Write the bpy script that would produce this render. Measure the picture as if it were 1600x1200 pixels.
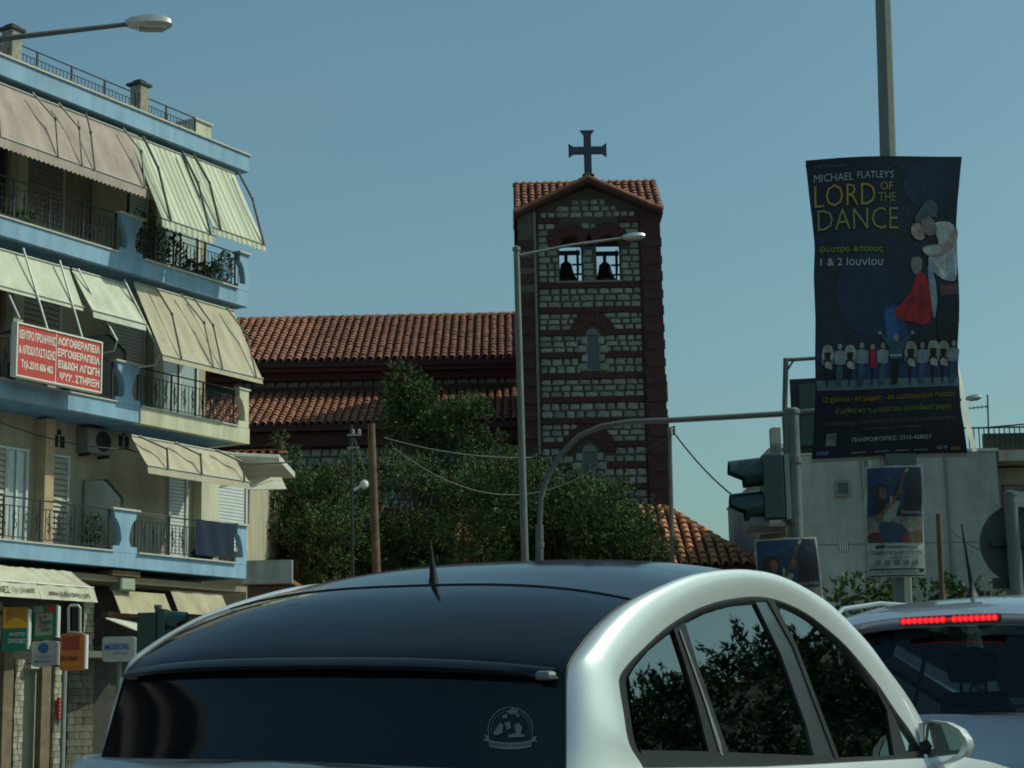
import bpy, bmesh, math, random
import numpy as np
from mathutils import Vector, Matrix
random.seed(7); rng = np.random.default_rng(7)
for _o in list(bpy.data.objects): bpy.data.objects.remove(_o)
scene = bpy.context.scene
COL = scene.collection
R = math.radians

# ---------------------------------------------------------------- camera
FPX = 2800.0; PITCH = math.atan(528/2800); ROLL = -.02
CAMROT = Matrix.Rotation(R(90)+PITCH, 3, 'X') @ Matrix.Rotation(ROLL, 3, 'Z')
CAM = Vector((0, 0, 1.0))
cam = bpy.data.objects.new('camera', bpy.data.cameras.new('camera'))
cam.location = CAM; cam.rotation_euler = CAMROT.to_euler()
cam.data.sensor_width = 36; cam.data.lens = FPX/1600*36
cam.data.clip_start = .1; cam.data.clip_end = 5000
COL.objects.link(cam); scene.camera = cam

# ---------------------------------------------------------------- sky, sun, exposure
SUN_AZ, SUN_EL = R(7), R(46)          # azimuth measured from +X towards +Y
SV = Vector((math.cos(SUN_AZ)*math.cos(SUN_EL), math.sin(SUN_AZ)*math.cos(SUN_EL), math.sin(SUN_EL)))
world = bpy.data.worlds.new('World'); scene.world = world; world.use_nodes = True
nt = world.node_tree; bgn = nt.nodes['Background']
sky = nt.nodes.new('ShaderNodeTexSky'); sky.sky_type = 'NISHITA'; sky.sun_disc = False
sky.sun_elevation = SUN_EL; sky.sun_rotation = R(90)-SUN_AZ
sky.altitude = 50; sky.air_density = 1.3; sky.dust_density = 2.2; sky.ozone_density = 1.2
mul = nt.nodes.new('ShaderNodeMix'); mul.data_type = 'RGBA'; mul.blend_type = 'MULTIPLY'
mul.inputs[0].default_value = 1; mul.inputs[7].default_value = (.70, 1.0, .95, 1)
nt.links.new(sky.outputs[0], mul.inputs[6]); 
cn = nt.nodes.new('ShaderNodeTexNoise'); cn.inputs['Scale'].default_value = 1.6; cn.inputs['Detail'].default_value = 5; cn.inputs['Roughness'].default_value = .45
cg = nt.nodes.new('ShaderNodeTexCoord'); cmap = nt.nodes.new('ShaderNodeMapping'); cmap.inputs['Scale'].default_value = (1, 1, 2.6)
nt.links.new(cg.outputs['Generated'], cmap.inputs[0]); nt.links.new(cmap.outputs[0], cn.inputs['Vector'])
cr = nt.nodes.new('ShaderNodeMapRange'); cr.inputs[1].default_value = .40; cr.inputs[2].default_value = .75; cr.inputs[3].default_value = 0; cr.inputs[4].default_value = .16
nt.links.new(cn.outputs['Fac'], cr.inputs[0]); cx = nt.nodes.new('ShaderNodeMix'); cx.data_type = 'RGBA'      # very thin veil cloud
cx.inputs[7].default_value = (3.0, 4.4, 4.4, 1); nt.links.new(cr.outputs[0], cx.inputs[0]); nt.links.new(mul.outputs[2], cx.inputs[6]); nt.links.new(cx.outputs[2], bgn.inputs[0])
bgn.inputs[1].default_value = .12
sl = bpy.data.lights.new('sun', 'SUN'); sl.energy = 3.5; sl.angle = R(.5); sl.color = (.97, 1, .80)
so = bpy.data.objects.new('sun', sl); so.rotation_euler = SV.to_track_quat('Z', 'Y').to_euler()
so.location = (20, 0, 30); COL.objects.link(so)
scene.view_settings.view_transform = 'Standard'; scene.view_settings.look = 'None'
scene.view_settings.exposure = -0.40; scene.view_settings.gamma = 1
scene.view_settings.use_curve_mapping = False
try: scene.cycles.filter_width = 1.8
except Exception: pass

# ---------------------------------------------------------------- geometry of the view, used to measure real positions
def ray(px, py): return CAMROT @ Vector(((px-800)/FPX, (600-py)/FPX, -1))
def hitY(px, py, Y): d = ray(px, py); return CAM + d*(Y/d.y)
def hitP(px, py, P, N): d = ray(px, py); return CAM + d*((P-CAM).dot(N)/d.dot(N))
def pix(p):
    q = CAMROT.transposed() @ (Vector(p)-CAM); return 800+FPX*q.x/-q.z, 600-FPX*q.y/-q.z
H = Vector((.506, .8625, 0)).normalized()        # the street runs along H
N = Vector((H.y, -H.x, 0))                        # facade normal / car's right

# ---------------------------------------------------------------- materials
_M = {}
def mat(name, col=(.5,.5,.5), rough=.75, metal=0, var=.12, scale=4, bump=.15, coat=0, rnd=0, stain=0, spec=.5):
    if name in _M: return _M[name]
    m = bpy.data.materials.new(name); m.use_nodes = True; t = m.node_tree; b = t.nodes['Principled BSDF']
    b.inputs['Roughness'].default_value = rough; b.inputs['Metallic'].default_value = metal
    b.inputs['Coat Weight'].default_value = coat; b.inputs['Coat Roughness'].default_value = .04
    b.inputs['Specular IOR Level'].default_value = spec
    tc = t.nodes.new('ShaderNodeTexCoord')
    def noise(sc, det=5):
        n = t.nodes.new('ShaderNodeTexNoise'); n.inputs['Scale'].default_value = sc; n.inputs['Detail'].default_value = det
        n.inputs['Roughness'].default_value = .62
        t.links.new(tc.outputs['Object'], n.inputs['Vector']); return n
    def rng_(src, lo, hi, a=.3, c=.7):
        r = t.nodes.new('ShaderNodeMapRange'); r.inputs[1].default_value = a; r.inputs[2].default_value = c
        r.inputs[3].default_value = lo; r.inputs[4].default_value = hi; t.links.new(src, r.inputs[0]); return r.outputs[0]
    def mult(a, b2):
        n = t.nodes.new('ShaderNodeMath'); n.operation = 'MULTIPLY'; t.links.new(a, n.inputs[0]); t.links.new(b2, n.inputs[1]); return n.outputs[0]
    n1 = noise(scale); val = rng_(n1.outputs['Fac'], 1-var, 1+var)
    n2 = noise(scale*6, 3); val = mult(val, rng_(n2.outputs['Fac'], 1-var*.5, 1+var*.5))
    if stain:
        mp = t.nodes.new('ShaderNodeMapping'); mp.inputs['Scale'].default_value = (1.8, 1.8, .28)
        t.links.new(tc.outputs['Object'], mp.inputs[0]); n3 = noise(1.6, 6); t.links.new(mp.outputs[0], n3.inputs['Vector'])
        val = mult(val, rng_(n3.outputs['Fac'], 1-stain, 1.04, .35, .6))
    if rnd:
        oi = t.nodes.new('ShaderNodeObjectInfo'); val = mult(val, rng_(oi.outputs['Random'], 1-rnd, 1+rnd, 0, 1))
        wn = t.nodes.new('ShaderNodeTexVoronoi'); wn.inputs['Scale'].default_value = 3.2
        t.links.new(tc.outputs['Object'], wn.inputs['Vector'])
        sp = t.nodes.new('ShaderNodeSeparateColor'); t.links.new(wn.outputs['Color'], sp.inputs[0])
        val = mult(val, rng_(sp.outputs[0], 1-rnd*.8, 1+rnd*.6, 0, 1))
    mx = t.nodes.new('ShaderNodeMix'); mx.data_type = 'RGBA'; mx.blend_type = 'MULTIPLY'; mx.inputs[0].default_value = 1
    mx.inputs[6].default_value = (*col, 1); t.links.new(val, mx.inputs[7]); t.links.new(mx.outputs[2], b.inputs['Base Color'])
    if bump:
        bp = t.nodes.new('ShaderNodeBump'); bp.inputs['Strength'].default_value = bump; bp.inputs['Distance'].default_value = .02
        t.links.new(n2.outputs['Fac'], bp.inputs['Height']); t.links.new(bp.outputs[0], b.inputs['Normal'])
    _M[name] = m; return m
def glass(name, tint=.2, refl=1.9, rough=.015, gcol=(1,1,1)):
    if name in _M: return _M[name]
    m = bpy.data.materials.new(name); m.use_nodes = True; t = m.node_tree
    for n in list(t.nodes): t.nodes.remove(n)
    out = t.nodes.new('ShaderNodeOutputMaterial'); mx = t.nodes.new('ShaderNodeMixShader')
    tr = t.nodes.new('ShaderNodeBsdfTransparent'); tr.inputs[0].default_value = (tint*.9, tint, tint*.95, 1)
    gl = t.nodes.new('ShaderNodeBsdfGlossy'); gl.inputs['Roughness'].default_value = rough; gl.inputs[0].default_value = (*gcol, 1)
    fr = t.nodes.new('ShaderNodeFresnel'); fr.inputs[0].default_value = refl
    t.links.new(fr.outputs[0], mx.inputs[0]); t.links.new(tr.outputs[0], mx.inputs[1]); t.links.new(gl.outputs[0], mx.inputs[2])
    t.links.new(mx.outputs[0], out.inputs[0]); _M[name] = m; return m
def emis(name, col, st):
    if name in _M: return _M[name]
    m = mat(name, col, .4, bump=0); b = m.node_tree.nodes['Principled BSDF']
    b.inputs['Emission Color'].default_value = (*col, 1); b.inputs['Emission Strength'].default_value = st; return m

# ---------------------------------------------------------------- mesh builder
class MB:
    def __init__(s, T=None): s.v = []; s.f = []; s.m = []; s.T = T
    def add(s, vs, fs, m=0):
        o = len(s.v)
        s.v += [tuple(s.T(*p)) if s.T else tuple(p) for p in vs]
        s.f += [tuple(i+o for i in f) for f in fs]; s.m += [m]*len(fs); return s
    def box(s, x0, x1, y0, y1, z0, z1, m=0):
        return s.add([(x0,y0,z0),(x1,y0,z0),(x1,y1,z0),(x0,y1,z0),(x0,y0,z1),(x1,y0,z1),(x1,y1,z1),(x0,y1,z1)],
              [(0,3,2,1),(4,5,6,7),(0,1,5,4),(1,2,6,5),(2,3,7,6),(3,0,4,7)], m)
    def ext(s, poly, c0, c1, plane='xz', m=0):
        def P(a, b, c): return {'xz': (a, c, b), 'xy': (a, b, c), 'yz': (c, a, b)}[plane]
        n = len(poly)
        vs = [P(a, b, c0) for a, b in poly]+[P(a, b, c1) for a, b in poly]
        return s.add(vs, [tuple(range(n)), tuple(range(2*n-1, n-1, -1))]+[(i, i+n, (i+1) % n+n, (i+1) % n) for i in range(n)], m)
    def tube(s, pts, r, seg=8, m=0, r1=None, cap=True):
        pts = [Vector(p) for p in pts]; n = len(pts); r1 = r if r1 is None else r1
        vs = []; up = None
        for i, p in enumerate(pts):
            d = (pts[min(i+1, n-1)]-pts[max(i-1, 0)]).normalized()
            if up is None: up = Vector((0,0,1)) if abs(d.z) < .9 else Vector((0,1,0))
            a = d.cross(up).normalized(); b = a.cross(d).normalized(); up = b
            rr = r+(r1-r)*i/max(n-1, 1)
            for k in range(seg):
                w = 2*math.pi*k/seg; vs.append(p+a*math.cos(w)*rr+b*math.sin(w)*rr)
        fs = [(i*seg+k, i*seg+(k+1) % seg, (i+1)*seg+(k+1) % seg, (i+1)*seg+k) for i in range(n-1) for k in range(seg)]
        if cap: fs += [tuple(range(seg-1, -1, -1)), tuple(range((n-1)*seg, n*seg))]
        return s.add(vs, fs, m)
    def lathe(s, c, prof, seg=16, m=0):
        vs = [(c[0]+r*math.cos(2*math.pi*k/seg), c[1]+r*math.sin(2*math.pi*k/seg), c[2]+z) for r, z in prof for k in range(seg)]
        n = len(prof)
        fs = [(i*seg+k, i*seg+(k+1) % seg, (i+1)*seg+(k+1) % seg, (i+1)*seg+k) for i in range(n-1) for k in range(seg)]
        return s.add(vs, fs+[tuple(range(seg-1, -1, -1)), tuple(range((n-1)*seg, n*seg))], m)
    def grid(s, P, m=0, flip=False):
        a, b = len(P), len(P[0])
        fs = [((i*b+j), (i*b+j+1), ((i+1)*b+j+1), ((i+1)*b+j)) for i in range(a-1) for j in range(b-1)]
        if flip: fs = [f[::-1] for f in fs]
        return s.add([p for r in P for p in r], fs, m)
    def thick(s, P, off, m=0):
        """grid sheet given real thickness: off(p) -> offset vector"""
        a, b = len(P), len(P[0]); Q = [[Vector(p)+off for p in r] for r in P]
        s.grid(P, m); s.grid(Q, m, True)
        s.grid([P[0], Q[0]], m, True); s.grid([P[-1], Q[-1]], m)
        s.grid([[r[0] for r in P], [r[0] for r in Q]], m); s.grid([[r[-1] for r in P], [r[-1] for r in Q]], m, True); return s
    def build(s, name, mats, parent=None, smooth=False, recalc=True, bevel=0, **props):
        me = bpy.data.meshes.new(name); off = Vector((0,0,0)); p = parent
        while p is not None: off += p.location; p = p.parent
        me.from_pydata([(v[0]-off.x, v[1]-off.y, v[2]-off.z) for v in s.v], [], s.f)
        mats = mats if isinstance(mats, (list, tuple)) else [mats]
        for m_ in mats: me.materials.append(m_)
        me.polygons.foreach_set('material_index', s.m)
        if recalc or bevel:
            bm = bmesh.new(); bm.from_mesh(me)
            if bevel:
                bmesh.ops.remove_doubles(bm, verts=bm.verts, dist=1e-5)
                bmesh.ops.bevel(bm, geom=[e for e in bm.edges if e.is_manifold and e.calc_face_angle(0) > .6], offset=bevel, segments=2, affect='EDGES', profile=.5)
            if recalc: bmesh.ops.recalc_face_normals(bm, faces=bm.faces)
            bm.to_mesh(me); bm.free()
        if smooth:
            me.shade_smooth()
            if smooth != True: me.set_sharp_from_angle(angle=R(smooth))
        o = bpy.data.objects.new(name, me); COL.objects.link(o)
        if parent: o.parent = parent
        for k, v_ in props.items(): o[k] = v_
        return o
def thing(name, label, cat, loc=(0,0,0), group=None):
    o = bpy.data.objects.new(name, None); o.empty_display_size = .3; COL.objects.link(o); o.location = loc
    o['label'] = label; o['category'] = cat
    if group: o['group'] = group
    return o
def tag(o, label, cat, group=None):
    o['label'] = label; o['category'] = cat
    if group: o['group'] = group
    return o
def struct(o): o['kind'] = 'structure'; return o
def inst(name, me, M, parent):
    """a piece sharing mesh data; M is its world matrix, parents are never rotated"""
    o = bpy.data.objects.new(name, me); COL.objects.link(o)
    off = Vector((0,0,0)); p = parent
    while p is not None: off += p.location; p = p.parent
    o.parent = parent; o.matrix_local = Matrix.Translation(-off) @ M; return o
def meshof(mb, name, m, smooth=False):
    o = mb.build(name, m, smooth=smooth); me = o.data; bpy.data.objects.remove(o); return me

# ---------------------------------------------------------------- lettering
def text_polys(s, size=1.0, width=None, font_res=2, bold=0):
    cu = bpy.data.curves.new('t', 'FONT'); cu.body = s; cu.size = size; cu.resolution_u = font_res; cu.offset = bold
    o = bpy.data.objects.new('t', cu); COL.objects.link(o)
    dg = bpy.context.evaluated_depsgraph_get(); dg.update()
    me = bpy.data.meshes.new_from_object(o.evaluated_get(dg))
    vs = [Vector(v.co) for v in me.vertices]; fs = [tuple(p.vertices) for p in me.polygons]
    bpy.data.objects.remove(o); bpy.data.curves.remove(cu); bpy.data.meshes.remove(me)
    if not vs: return [], []
    x0 = min(v.x for v in vs); x1 = max(v.x for v in vs); y0 = min(v.y for v in vs); y1 = max(v.y for v in vs)
    return [((v.x-x0)/(x1-x0), (v.y-y0)/(y1-y0)) for v in vs], fs      # normalised to its own box
def write(mb, s, x0, x1, y0, y1, F, m=0, bold=0):
    """lettering s filling the box x0..x1, y0..y1 of surface F(x, y) -> point"""
    vs, fs = text_polys(s, bold=bold); o = len(mb.v)
    mb.v += [tuple(F(x0+(x1-x0)*a, y0+(y1-y0)*b)) for a, b in vs]
    mb.f += [tuple(i+o for i in f) for f in fs]; mb.m += [m]*len(fs)
def drape(mb, poly, F, m=0, maxlen=.12):
    """polygon of surface coordinates laid on surface F, cut small enough to follow it"""
    bm = bmesh.new(); f = bm.faces.new([bm.verts.new((a, b, 0)) for a, b in poly])
    bmesh.ops.triangulate(bm, faces=bm.faces)
    for _ in range(4):
        es = [e for e in bm.edges if e.calc_length() > maxlen]
        if not es: break
        bmesh.ops.subdivide_edges(bm, edges=es, cuts=1); bmesh.ops.triangulate(bm, faces=bm.faces)
    bm.verts.index_update(); o = len(mb.v)
    mb.v += [tuple(F(v.co.x, v.co.y)) for v in bm.verts]
    for f in bm.faces: mb.f.append(tuple(v.index+o for v in f.verts)); mb.m.append(m)
    bm.free()
def soften(pts, it=2):
    for _ in range(it):
        n = len(pts); out = []
        for i in range(n):
            a, c = pts[i], pts[(i+1) % n]
            out += [(a[0]*.75+c[0]*.25, a[1]*.75+c[1]*.25), (a[0]*.25+c[0]*.75, a[1]*.25+c[1]*.75)]
        pts = out
    return pts
def circ(cx, cy, rx, ry=None, n=12, a0=0, a1=2*math.pi):
    ry = rx if ry is None else ry
    k = n if abs(a1-a0-2*math.pi) < 1e-6 else n+1
    return [(cx+rx*math.cos(a0+(a1-a0)*i/n), cy+ry*math.sin(a0+(a1-a0)*i/n)) for i in range(k)]
# ================================================================ ground, road, pavements
def slab(name, pts, z, m, h=None):
    b = MB()
    if h: b.ext(pts, z-h, z, 'xy')
    else: b.add([(x, y, z) for x, y in pts], [tuple(range(len(pts)))])
    return struct(b.build(name, m, recalc=bool(h)))
M_ground = mat('earth', (.16,.14,.10), .95, scale=.4, var=.25)
M_asph = mat('asphalt', (.055,.056,.058), .9, scale=1.5, var=.25, bump=.4)
M_pave = mat('paving', (.28,.27,.25), .9, scale=1.0, var=.2, bump=.3)
M_white = mat('road_paint', (.7,.7,.66), .8, var=.2)
slab('ground', [(-600,-600),(600,-600),(600,900),(-600,900)], 0, M_ground)
def road_pt(u, v): return (H*u + N*v).to_2d()
def roadrect(u0, u1, v0, v1): return [tuple(road_pt(*q)) for q in ((u0,v0),(u1,v0),(u1,v1),(u0,v1))]
slab('road', roadrect(-60, 46, -10, 12.5), .004, M_asph)
slab('side_road', [(-60,46.5),(80,40),(80,47.5),(-60,53.5)], .006, M_asph)
slab('pavement', roadrect(-60, 42, -24, -10), .13, M_pave, .13)
slab('pavement', roadrect(-60, 20, 12.5, 18), .13, M_pave, .13)
slab('kerb', roadrect(-60, 42, -10.003, -9.86), .135, mat('kerb', (.38,.37,.34), .9), .135)
slab('kerb', roadrect(-60, 20, 12.36, 12.503), .135, mat('kerb', (.38,.37,.34), .9), .135)
for v in (-1.7, 1.75, 5.2):
    for k in range(-6, 9): slab('lane_line', roadrect(k*5, k*5+2.2, v-.06, v+.06), .008, M_white)
slab('stop_line', roadrect(19, 19.4, -1.7, 5.2), .012, M_white)

# ================================================================ the blue and cream apartment building
P0 = hitY(382, 1136, 39); P0.z = 0
def FT(s, d, z): return P0 - H*s + N*d + Vector((0,0,z))
def fp(px, py, d=0):
    p = hitP(px, py, P0+N*d, N); return -(p-P0).dot(H), p.z
M_blue = mat('blue_render', (.25,.41,.55), .85, scale=.8, var=.07, stain=.22, bump=.15)
M_cream = mat('cream_render', (.60,.58,.42), .85, scale=.8, var=.07, stain=.25)
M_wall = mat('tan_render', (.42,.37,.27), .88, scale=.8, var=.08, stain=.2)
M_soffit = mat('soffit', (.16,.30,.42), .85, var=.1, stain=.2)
M_marble = mat('marble_coping', (.50,.49,.43), .6, scale=6, var=.15)
M_iron = mat('iron_railing', (.035,.04,.045), .5, metal=.3)
M_glass = glass('window_glass', .12, 1.6)
M_shut = mat('shutter', (.42,.40,.32), .6, var=.06)
M_shutw = mat('white_shutter', (.62,.64,.62), .5, var=.05)
M_frame = mat('white_frame', (.6,.62,.6), .5)
M_dark = mat('dark_interior', (.02,.022,.022), .9)
M_brown = mat('brown_paint', (.20,.11,.06), .7)
WD = -1.2
apt = thing('apartment_building', 'pale blue and cream apartment block with striped and beige awnings at the left edge', 'building', FT(0,0,0))
SL = 14.0
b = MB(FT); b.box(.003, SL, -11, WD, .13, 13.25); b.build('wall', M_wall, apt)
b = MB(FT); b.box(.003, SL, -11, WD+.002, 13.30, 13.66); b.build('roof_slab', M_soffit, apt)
LV = [(13.36, 13.74), (10.22, 10.57), (7.14, 7.47), (4.17, 4.47)]      # fascia bottom, top
for i, (zb, zt) in enumerate(LV):
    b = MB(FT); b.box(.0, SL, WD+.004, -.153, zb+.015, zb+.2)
    b.build('balcony_slab', M_soffit, apt)
    if i == 2:
        MB(FT).box(3.45, SL, -.15, 0, zb, zt).build('balcony_parapet', M_blue, apt)
        MB(FT).box(-.06, 3.448, -.15, .03, zb-.01, zt).box(-.06, .09, WD+.1, -.152, zb, zt).build('balcony_parapet', M_cream, apt, label='cream parapet of the right-hand balcony')
    else:
        MB(FT).box(-.02, SL, -.15, 0, zb, zt).box(-.02, .12, WD+.1, -.152, zb, zt).build('balcony_parapet', M_blue, apt)
    if i == 0: MB(FT).box(-.06, SL, -.5, .04, zt, zt+.035).build('coping', M_marble, apt)
    else:
        MB(FT).box(.36, 3.43, -.18, .06, zt, zt+.03).build('coping', M_marble, apt)
        MB(FT).box(4.12, SL, -.18, .035, zt, zt+.03).build('coping', M_marble, apt)
# scalloped divider pillars and end posts
def arc(cx, cz, rx, rz, a0, a1, n=8): return [(cx+rx*math.cos(R(a0+(a1-a0)*i/n)), cz+rz*math.sin(R(a0+(a1-a0)*i/n))) for i in range(n+1)]
for i, (zb, zt) in enumerate(LV[1:]):
    t = zt+.84
    poly = [(3.45, zt), (4.15, zt)] + [(4.15, zt+.12), (3.96, zt+.13)] + arc(3.96+.16, zt+.13, .22, .55, 180, 96, 6)[1:] + [(4.14, t), (3.46, t)] + arc(3.48, zt+.13, .22, .55, 84, 0, 6)[:-1] + [(3.64, zt+.13), (3.45, zt+.12)]
    MB(FT).ext(poly, -.15, .005, 'xz').build('divider_pillar', M_blue, apt)
    MB(FT).box(3.40, 4.20, -.19, .05, t, t+.04).build('coping', M_marble, apt)
    mm = M_cream if i == 1 else M_blue; dd = .035 if i == 1 else .005
    poly = [(-.02, zt), (.34, zt), (.34, zt+.14), (.10, zt+.15)] + arc(.34, zt+.15, .24, .52, 178, 100, 7)[1:] + [(.30, t), (-.02, t)]
    MB(FT).ext(poly, -.15, dd, 'xz').build('end_post', mm, apt)
    MB(FT).box(-.06, .34, -.19, .06, t, t+.04).build('coping', M_marble, apt)
# railings
def railing(s0, s1, z0, z1, d, orn=True, name='balcony_railing', par=None, step=.115):
    b = MB(FT); r = .013
    for z in (z0+.07, z1-.16, z1): b.tube([(s0,d,z),(s1,d,z)], .016 if z == z1 else .010, 5)
    n = max(1, round((s1-s0)/.92))
    for k in range(n+1):
        s = s0+(s1-s0)*k/n; b.box(s-.016, s+.016, d-.016, d+.016, z0, z1)
    k = s0+step
    while k < s1:
        b.box(k-.006, k+.006, d-.006, d+.006, z0+.07, z1-.16); k += step
    if orn:
        k = s0+.2
        while k < s1-.1:
            zc = (z0+z1)/2-.03
            for sg in (-1, 1):
                pts = [(k+sg*(.055*math.cos(a)), d+.01, zc+sg*.075+.07*math.sin(a)) for a in np.linspace(-2.4, 2.4, 7)]
                b.tube(pts, .010, 4, cap=False)
            b.tube([(k,d+.01,zc-.2),(k,d+.01,zc+.2)], .009, 4); k += .29
    return b.build(name, M_iron, par or apt)
for (zb, zt) in LV[1:]:
    railing(.36, 3.43, zt+.03, zt+.84, -.08); railing(4.18, 13.5, zt+.03, zt+.84, -.08)
    b = MB(FT)                                     # short return railing at the end of the balcony
    for z in (zt+.1, zt+.84): b.tube([(.03,-.15,z),(.03,-1.15,z)], .014, 5)
    for k in range(9): b.box(.024, .036, -.25-k*.11-.006, -.25-k*.11+.006, zt+.03, zt+.84)
    b.build('balcony_railing', M_iron, apt)
# roof railing, posts
railing(1.72, SL, 13.78, 14.17, -.12, orn=False, step=.1)
k = 1.9
while k < 8.2: MB(FT).box(k-.07, k+.07, -.17, -.07, 13.775, 13.86).build('railing_foot', mat('weathered_concrete', (.20,.19,.16), .9, stain=.3), apt); k += .31
M_stonep = mat('stone_post', (.30,.28,.22), .9, scale=8, var=.3, bump=.5)
for s, hh in ((3.42, .62), (7.05, .64)):
    MB(FT).box(s-.13, s+.13, -.35, -.05, 13.775, 13.775+hh).build('roof_chimney', M_stonep, apt, bevel=.02)
    MB(FT).box(s-.19, s+.19, -.41, -.01, 13.775+hh, 13.83+hh).box(s-.1, s+.1, -.3, -.1, 13.83+hh, 13.9+hh).build('chimney_cap', mat('dark_cap', (.06,.055,.05), .9), apt)
MB(FT).box(1.18, 1.70, -.65, -.12, 13.775, 14.14).build('roof_corner_post', M_cream, apt)
MB(FT).box(1.14, 1.74, -.69, -.08, 14.14, 14.18).build('coping', M_marble, apt)

# windows, doors, shutters, pilasters on the recessed wall
def opening(s0, s1, z0, z1, kind='glass', parent=apt, d=WD):
    fr = .05; b = MB(FT)
    b.box(s0-fr, s0, d, d+.06, z0, z1+fr).box(s1, s1+fr, d, d+.06, z0, z1+fr).box(s0, s1, d, d+.06, z1, z1+fr).box(s0, s1, d, d+.05, z0-.04, z0)
    if kind == 'glass':
        mid = (s0+s1)/2; b.box(mid-.025, mid+.025, d, d+.05, z0, z1)
    w = b.build('window_frame', M_frame if kind != 'dark' else M_brown, parent)
    if kind == 'glass':
        MB(FT).box(s0, s1, d-.001, d+.012, z0, z1).build('pane', mat('pane_curtain', (.34,.40,.40), .12, coat=.6, var=.1), w)
    elif kind == 'dark':
        MB(FT).box(s0, s1, d-.001, d+.012, z0, z1).build('pane', mat('pane_dark', (.03,.04,.045), .1, coat=.8), w)
    else:
        n = int((z1-z0)/(.11 if kind == 'shutter' else .075)); b = MB(FT)
        for k in range(n):
            za = z0+(z1-z0)*k/n; zc = z0+(z1-z0)*(k+1)/n
            if kind == 'shutter': b.add([(s0,d+.045,za),(s1,d+.045,za),(s1,d+.008,zc-.008),(s0,d+.008,zc-.008),(s0,d+.03,za-.006),(s1,d+.03,za-.006)], [(0,1,2,3),(0,4,5,1)])
            else: b.box(s0, s1, d-.001, d+.02, za, zc-.012)
        b.build('louvres' if kind == 'shutter' else 'roller_shutter', M_shut if kind == 'shutter' else M_shutw, w, recalc=False)
        MB(FT).box(s0, s1, d-.001, d+.006, z0, z1).build('pane', M_dark, w)
    return w
def at(px, d=WD, py=780): return fp(px, py, d)[0]
# first floor (above the shops)
z0, z1 = 4.55, 6.42
opening(at(6)+.02, at(-26), z0, z1, 'shutter'); opening(at(37), at(9), z0, z1, 'glass')
opening(at(102), at(68), z0, z1, 'shutter')
MB(FT).box(at(66), at(52), WD, WD+.3, 4.45, 7.1).build('pilaster', mat('orange_tan', (.46,.34,.20), .85), apt)
opening(at(288), at(264), 4.5, 6.5, 'roller'); opening(at(383)+.03, at(333), 4.95, 6.55, 'roller')
MB(FT).box(at(330), at(303), WD, WD+.22, 4.45, 7.1).build('pilaster', M_cream, apt)
for px in (92, 193):
    sx, zx = fp(px, 690, WD); b = MB(FT)
    for a in (-.09, .09): b.box(sx+a-.06, sx+a+.06, WD, WD+.015, zx-.12, zx+.12)
    b.box(sx-.05, sx+.05, WD+.001, WD+.013, zx+.14, zx+.24); b.build('wall_vent', M_dark, apt)
# floors two and three
for base in (7.55, 10.65):
    for a, c, k in ((.35,1.45,'glass'),(2.1,3.1,'roller'),(4.6,5.6,'shutter'),(6.2,7.3,'dark'),(7.9,9.2,'shutter'),(10.2,11.5,'glass')):
        opening(a, c, base+(.0 if c-a < 1.15 else .35), base+2.1, k)
    MB(FT).box(1.65, 1.95, WD, WD+.22, base-.1, base+2.6).build('pilaster', M_cream, apt)
    MB(FT).box(5.8, 6.05, WD, WD+.25, base-.1, base+2.6).build('pilaster', M_cream, apt)
# party partitions between balconies
for (zb, zt), mm in zip(LV[1:], (M_cream, mat('grey_screen', (.30,.32,.29), .7), mat('frosted_screen', (.40,.43,.38), .5))):
    poly = [(-1.15, zt+.02), (-.12, zt+.02), (-.12, zt+1.1), (-.55, zt+1.5), (-1.15, zt+1.55)]
    if mm is M_cream: poly = [(-1.15, zt+.02), (-.12, zt+.02), (-.12, zt+2.4), (-1.15, zt+2.4)]
    MB(FT).ext(poly, 3.76, 3.80, 'yz').build('balcony_screen', mm, apt)
    b = MB(FT); b.tube([(3.78, y_, z_) for y_, z_ in poly[1:]+poly[:1]], .03, 5); b.build('screen_frame', M_iron, apt)
# bottom of the facade: shop zone at ground level
M_shop = mat('shop_dark', (.035,.035,.03), .7, var=.3)
MB(FT).box(.0, SL, WD+.002, WD+.05, .14, 3.95).build('shop_front', M_shop, apt)
MB(FT).box(-.3, 6.6, -1.1, -.2, 3.9, 4.02).build('canopy_beam', mat('beam_tan', (.26,.22,.15), .85), apt)
M_clad = mat('clad_stone', (.36,.35,.27), .9, rnd=.32, scale=6, bump=.4)
clad_me = meshof(MB().box(-.5,.5,-.5,.5,-.5,.5), 'stone', M_clad)
def cladding(parent, sa, sb, za, zb, d, w=.2, h=.115, dim=1):
    MB(FT).box(sa, sb, d-.3, d-.012, za, zb).build('pillar_core', mat('mortar', (.13,.13,.10), .95), parent)
    z = za; row = 0
    while z < zb-.03:
        hh = min(h, zb-z); s = sa-(w/2 if row % 2 else 0)
        while s < sb-.01:
            ww = w*random.choice((.7, 1, 1.3)); a = max(s, sa); c = min(s+ww, sb)
            if c-a > .03:
                M = Matrix.Translation(FT((a+c)/2, d, z+hh/2)) @ Matrix((( -H.x, N.x, 0), (-H.y, N.y, 0), (0,0,1))).to_4x4() @ Matrix.Diagonal((c-a-.008, random.uniform(.04,.07), hh-.010, 1))
                inst('stone', clad_me, M, parent)
            s += ww
        z += h; row += 1
shop = thing('shop_pillars', 'stone clad pillars of the ground floor shops behind the hanging signs', 'shop front', FT(3,-.6,.13))
cladding(shop, at(8,-.6), at(-12,-.6), .14, 3.4, -.6)
cladding(shop, at(45,-.6), at(31,-.6), .14, 2.35, -.6, .11, .11)
cladding(shop, at(103,-.6), at(90,-.6), .14, 2.3, -.6, .12, .12)
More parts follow.
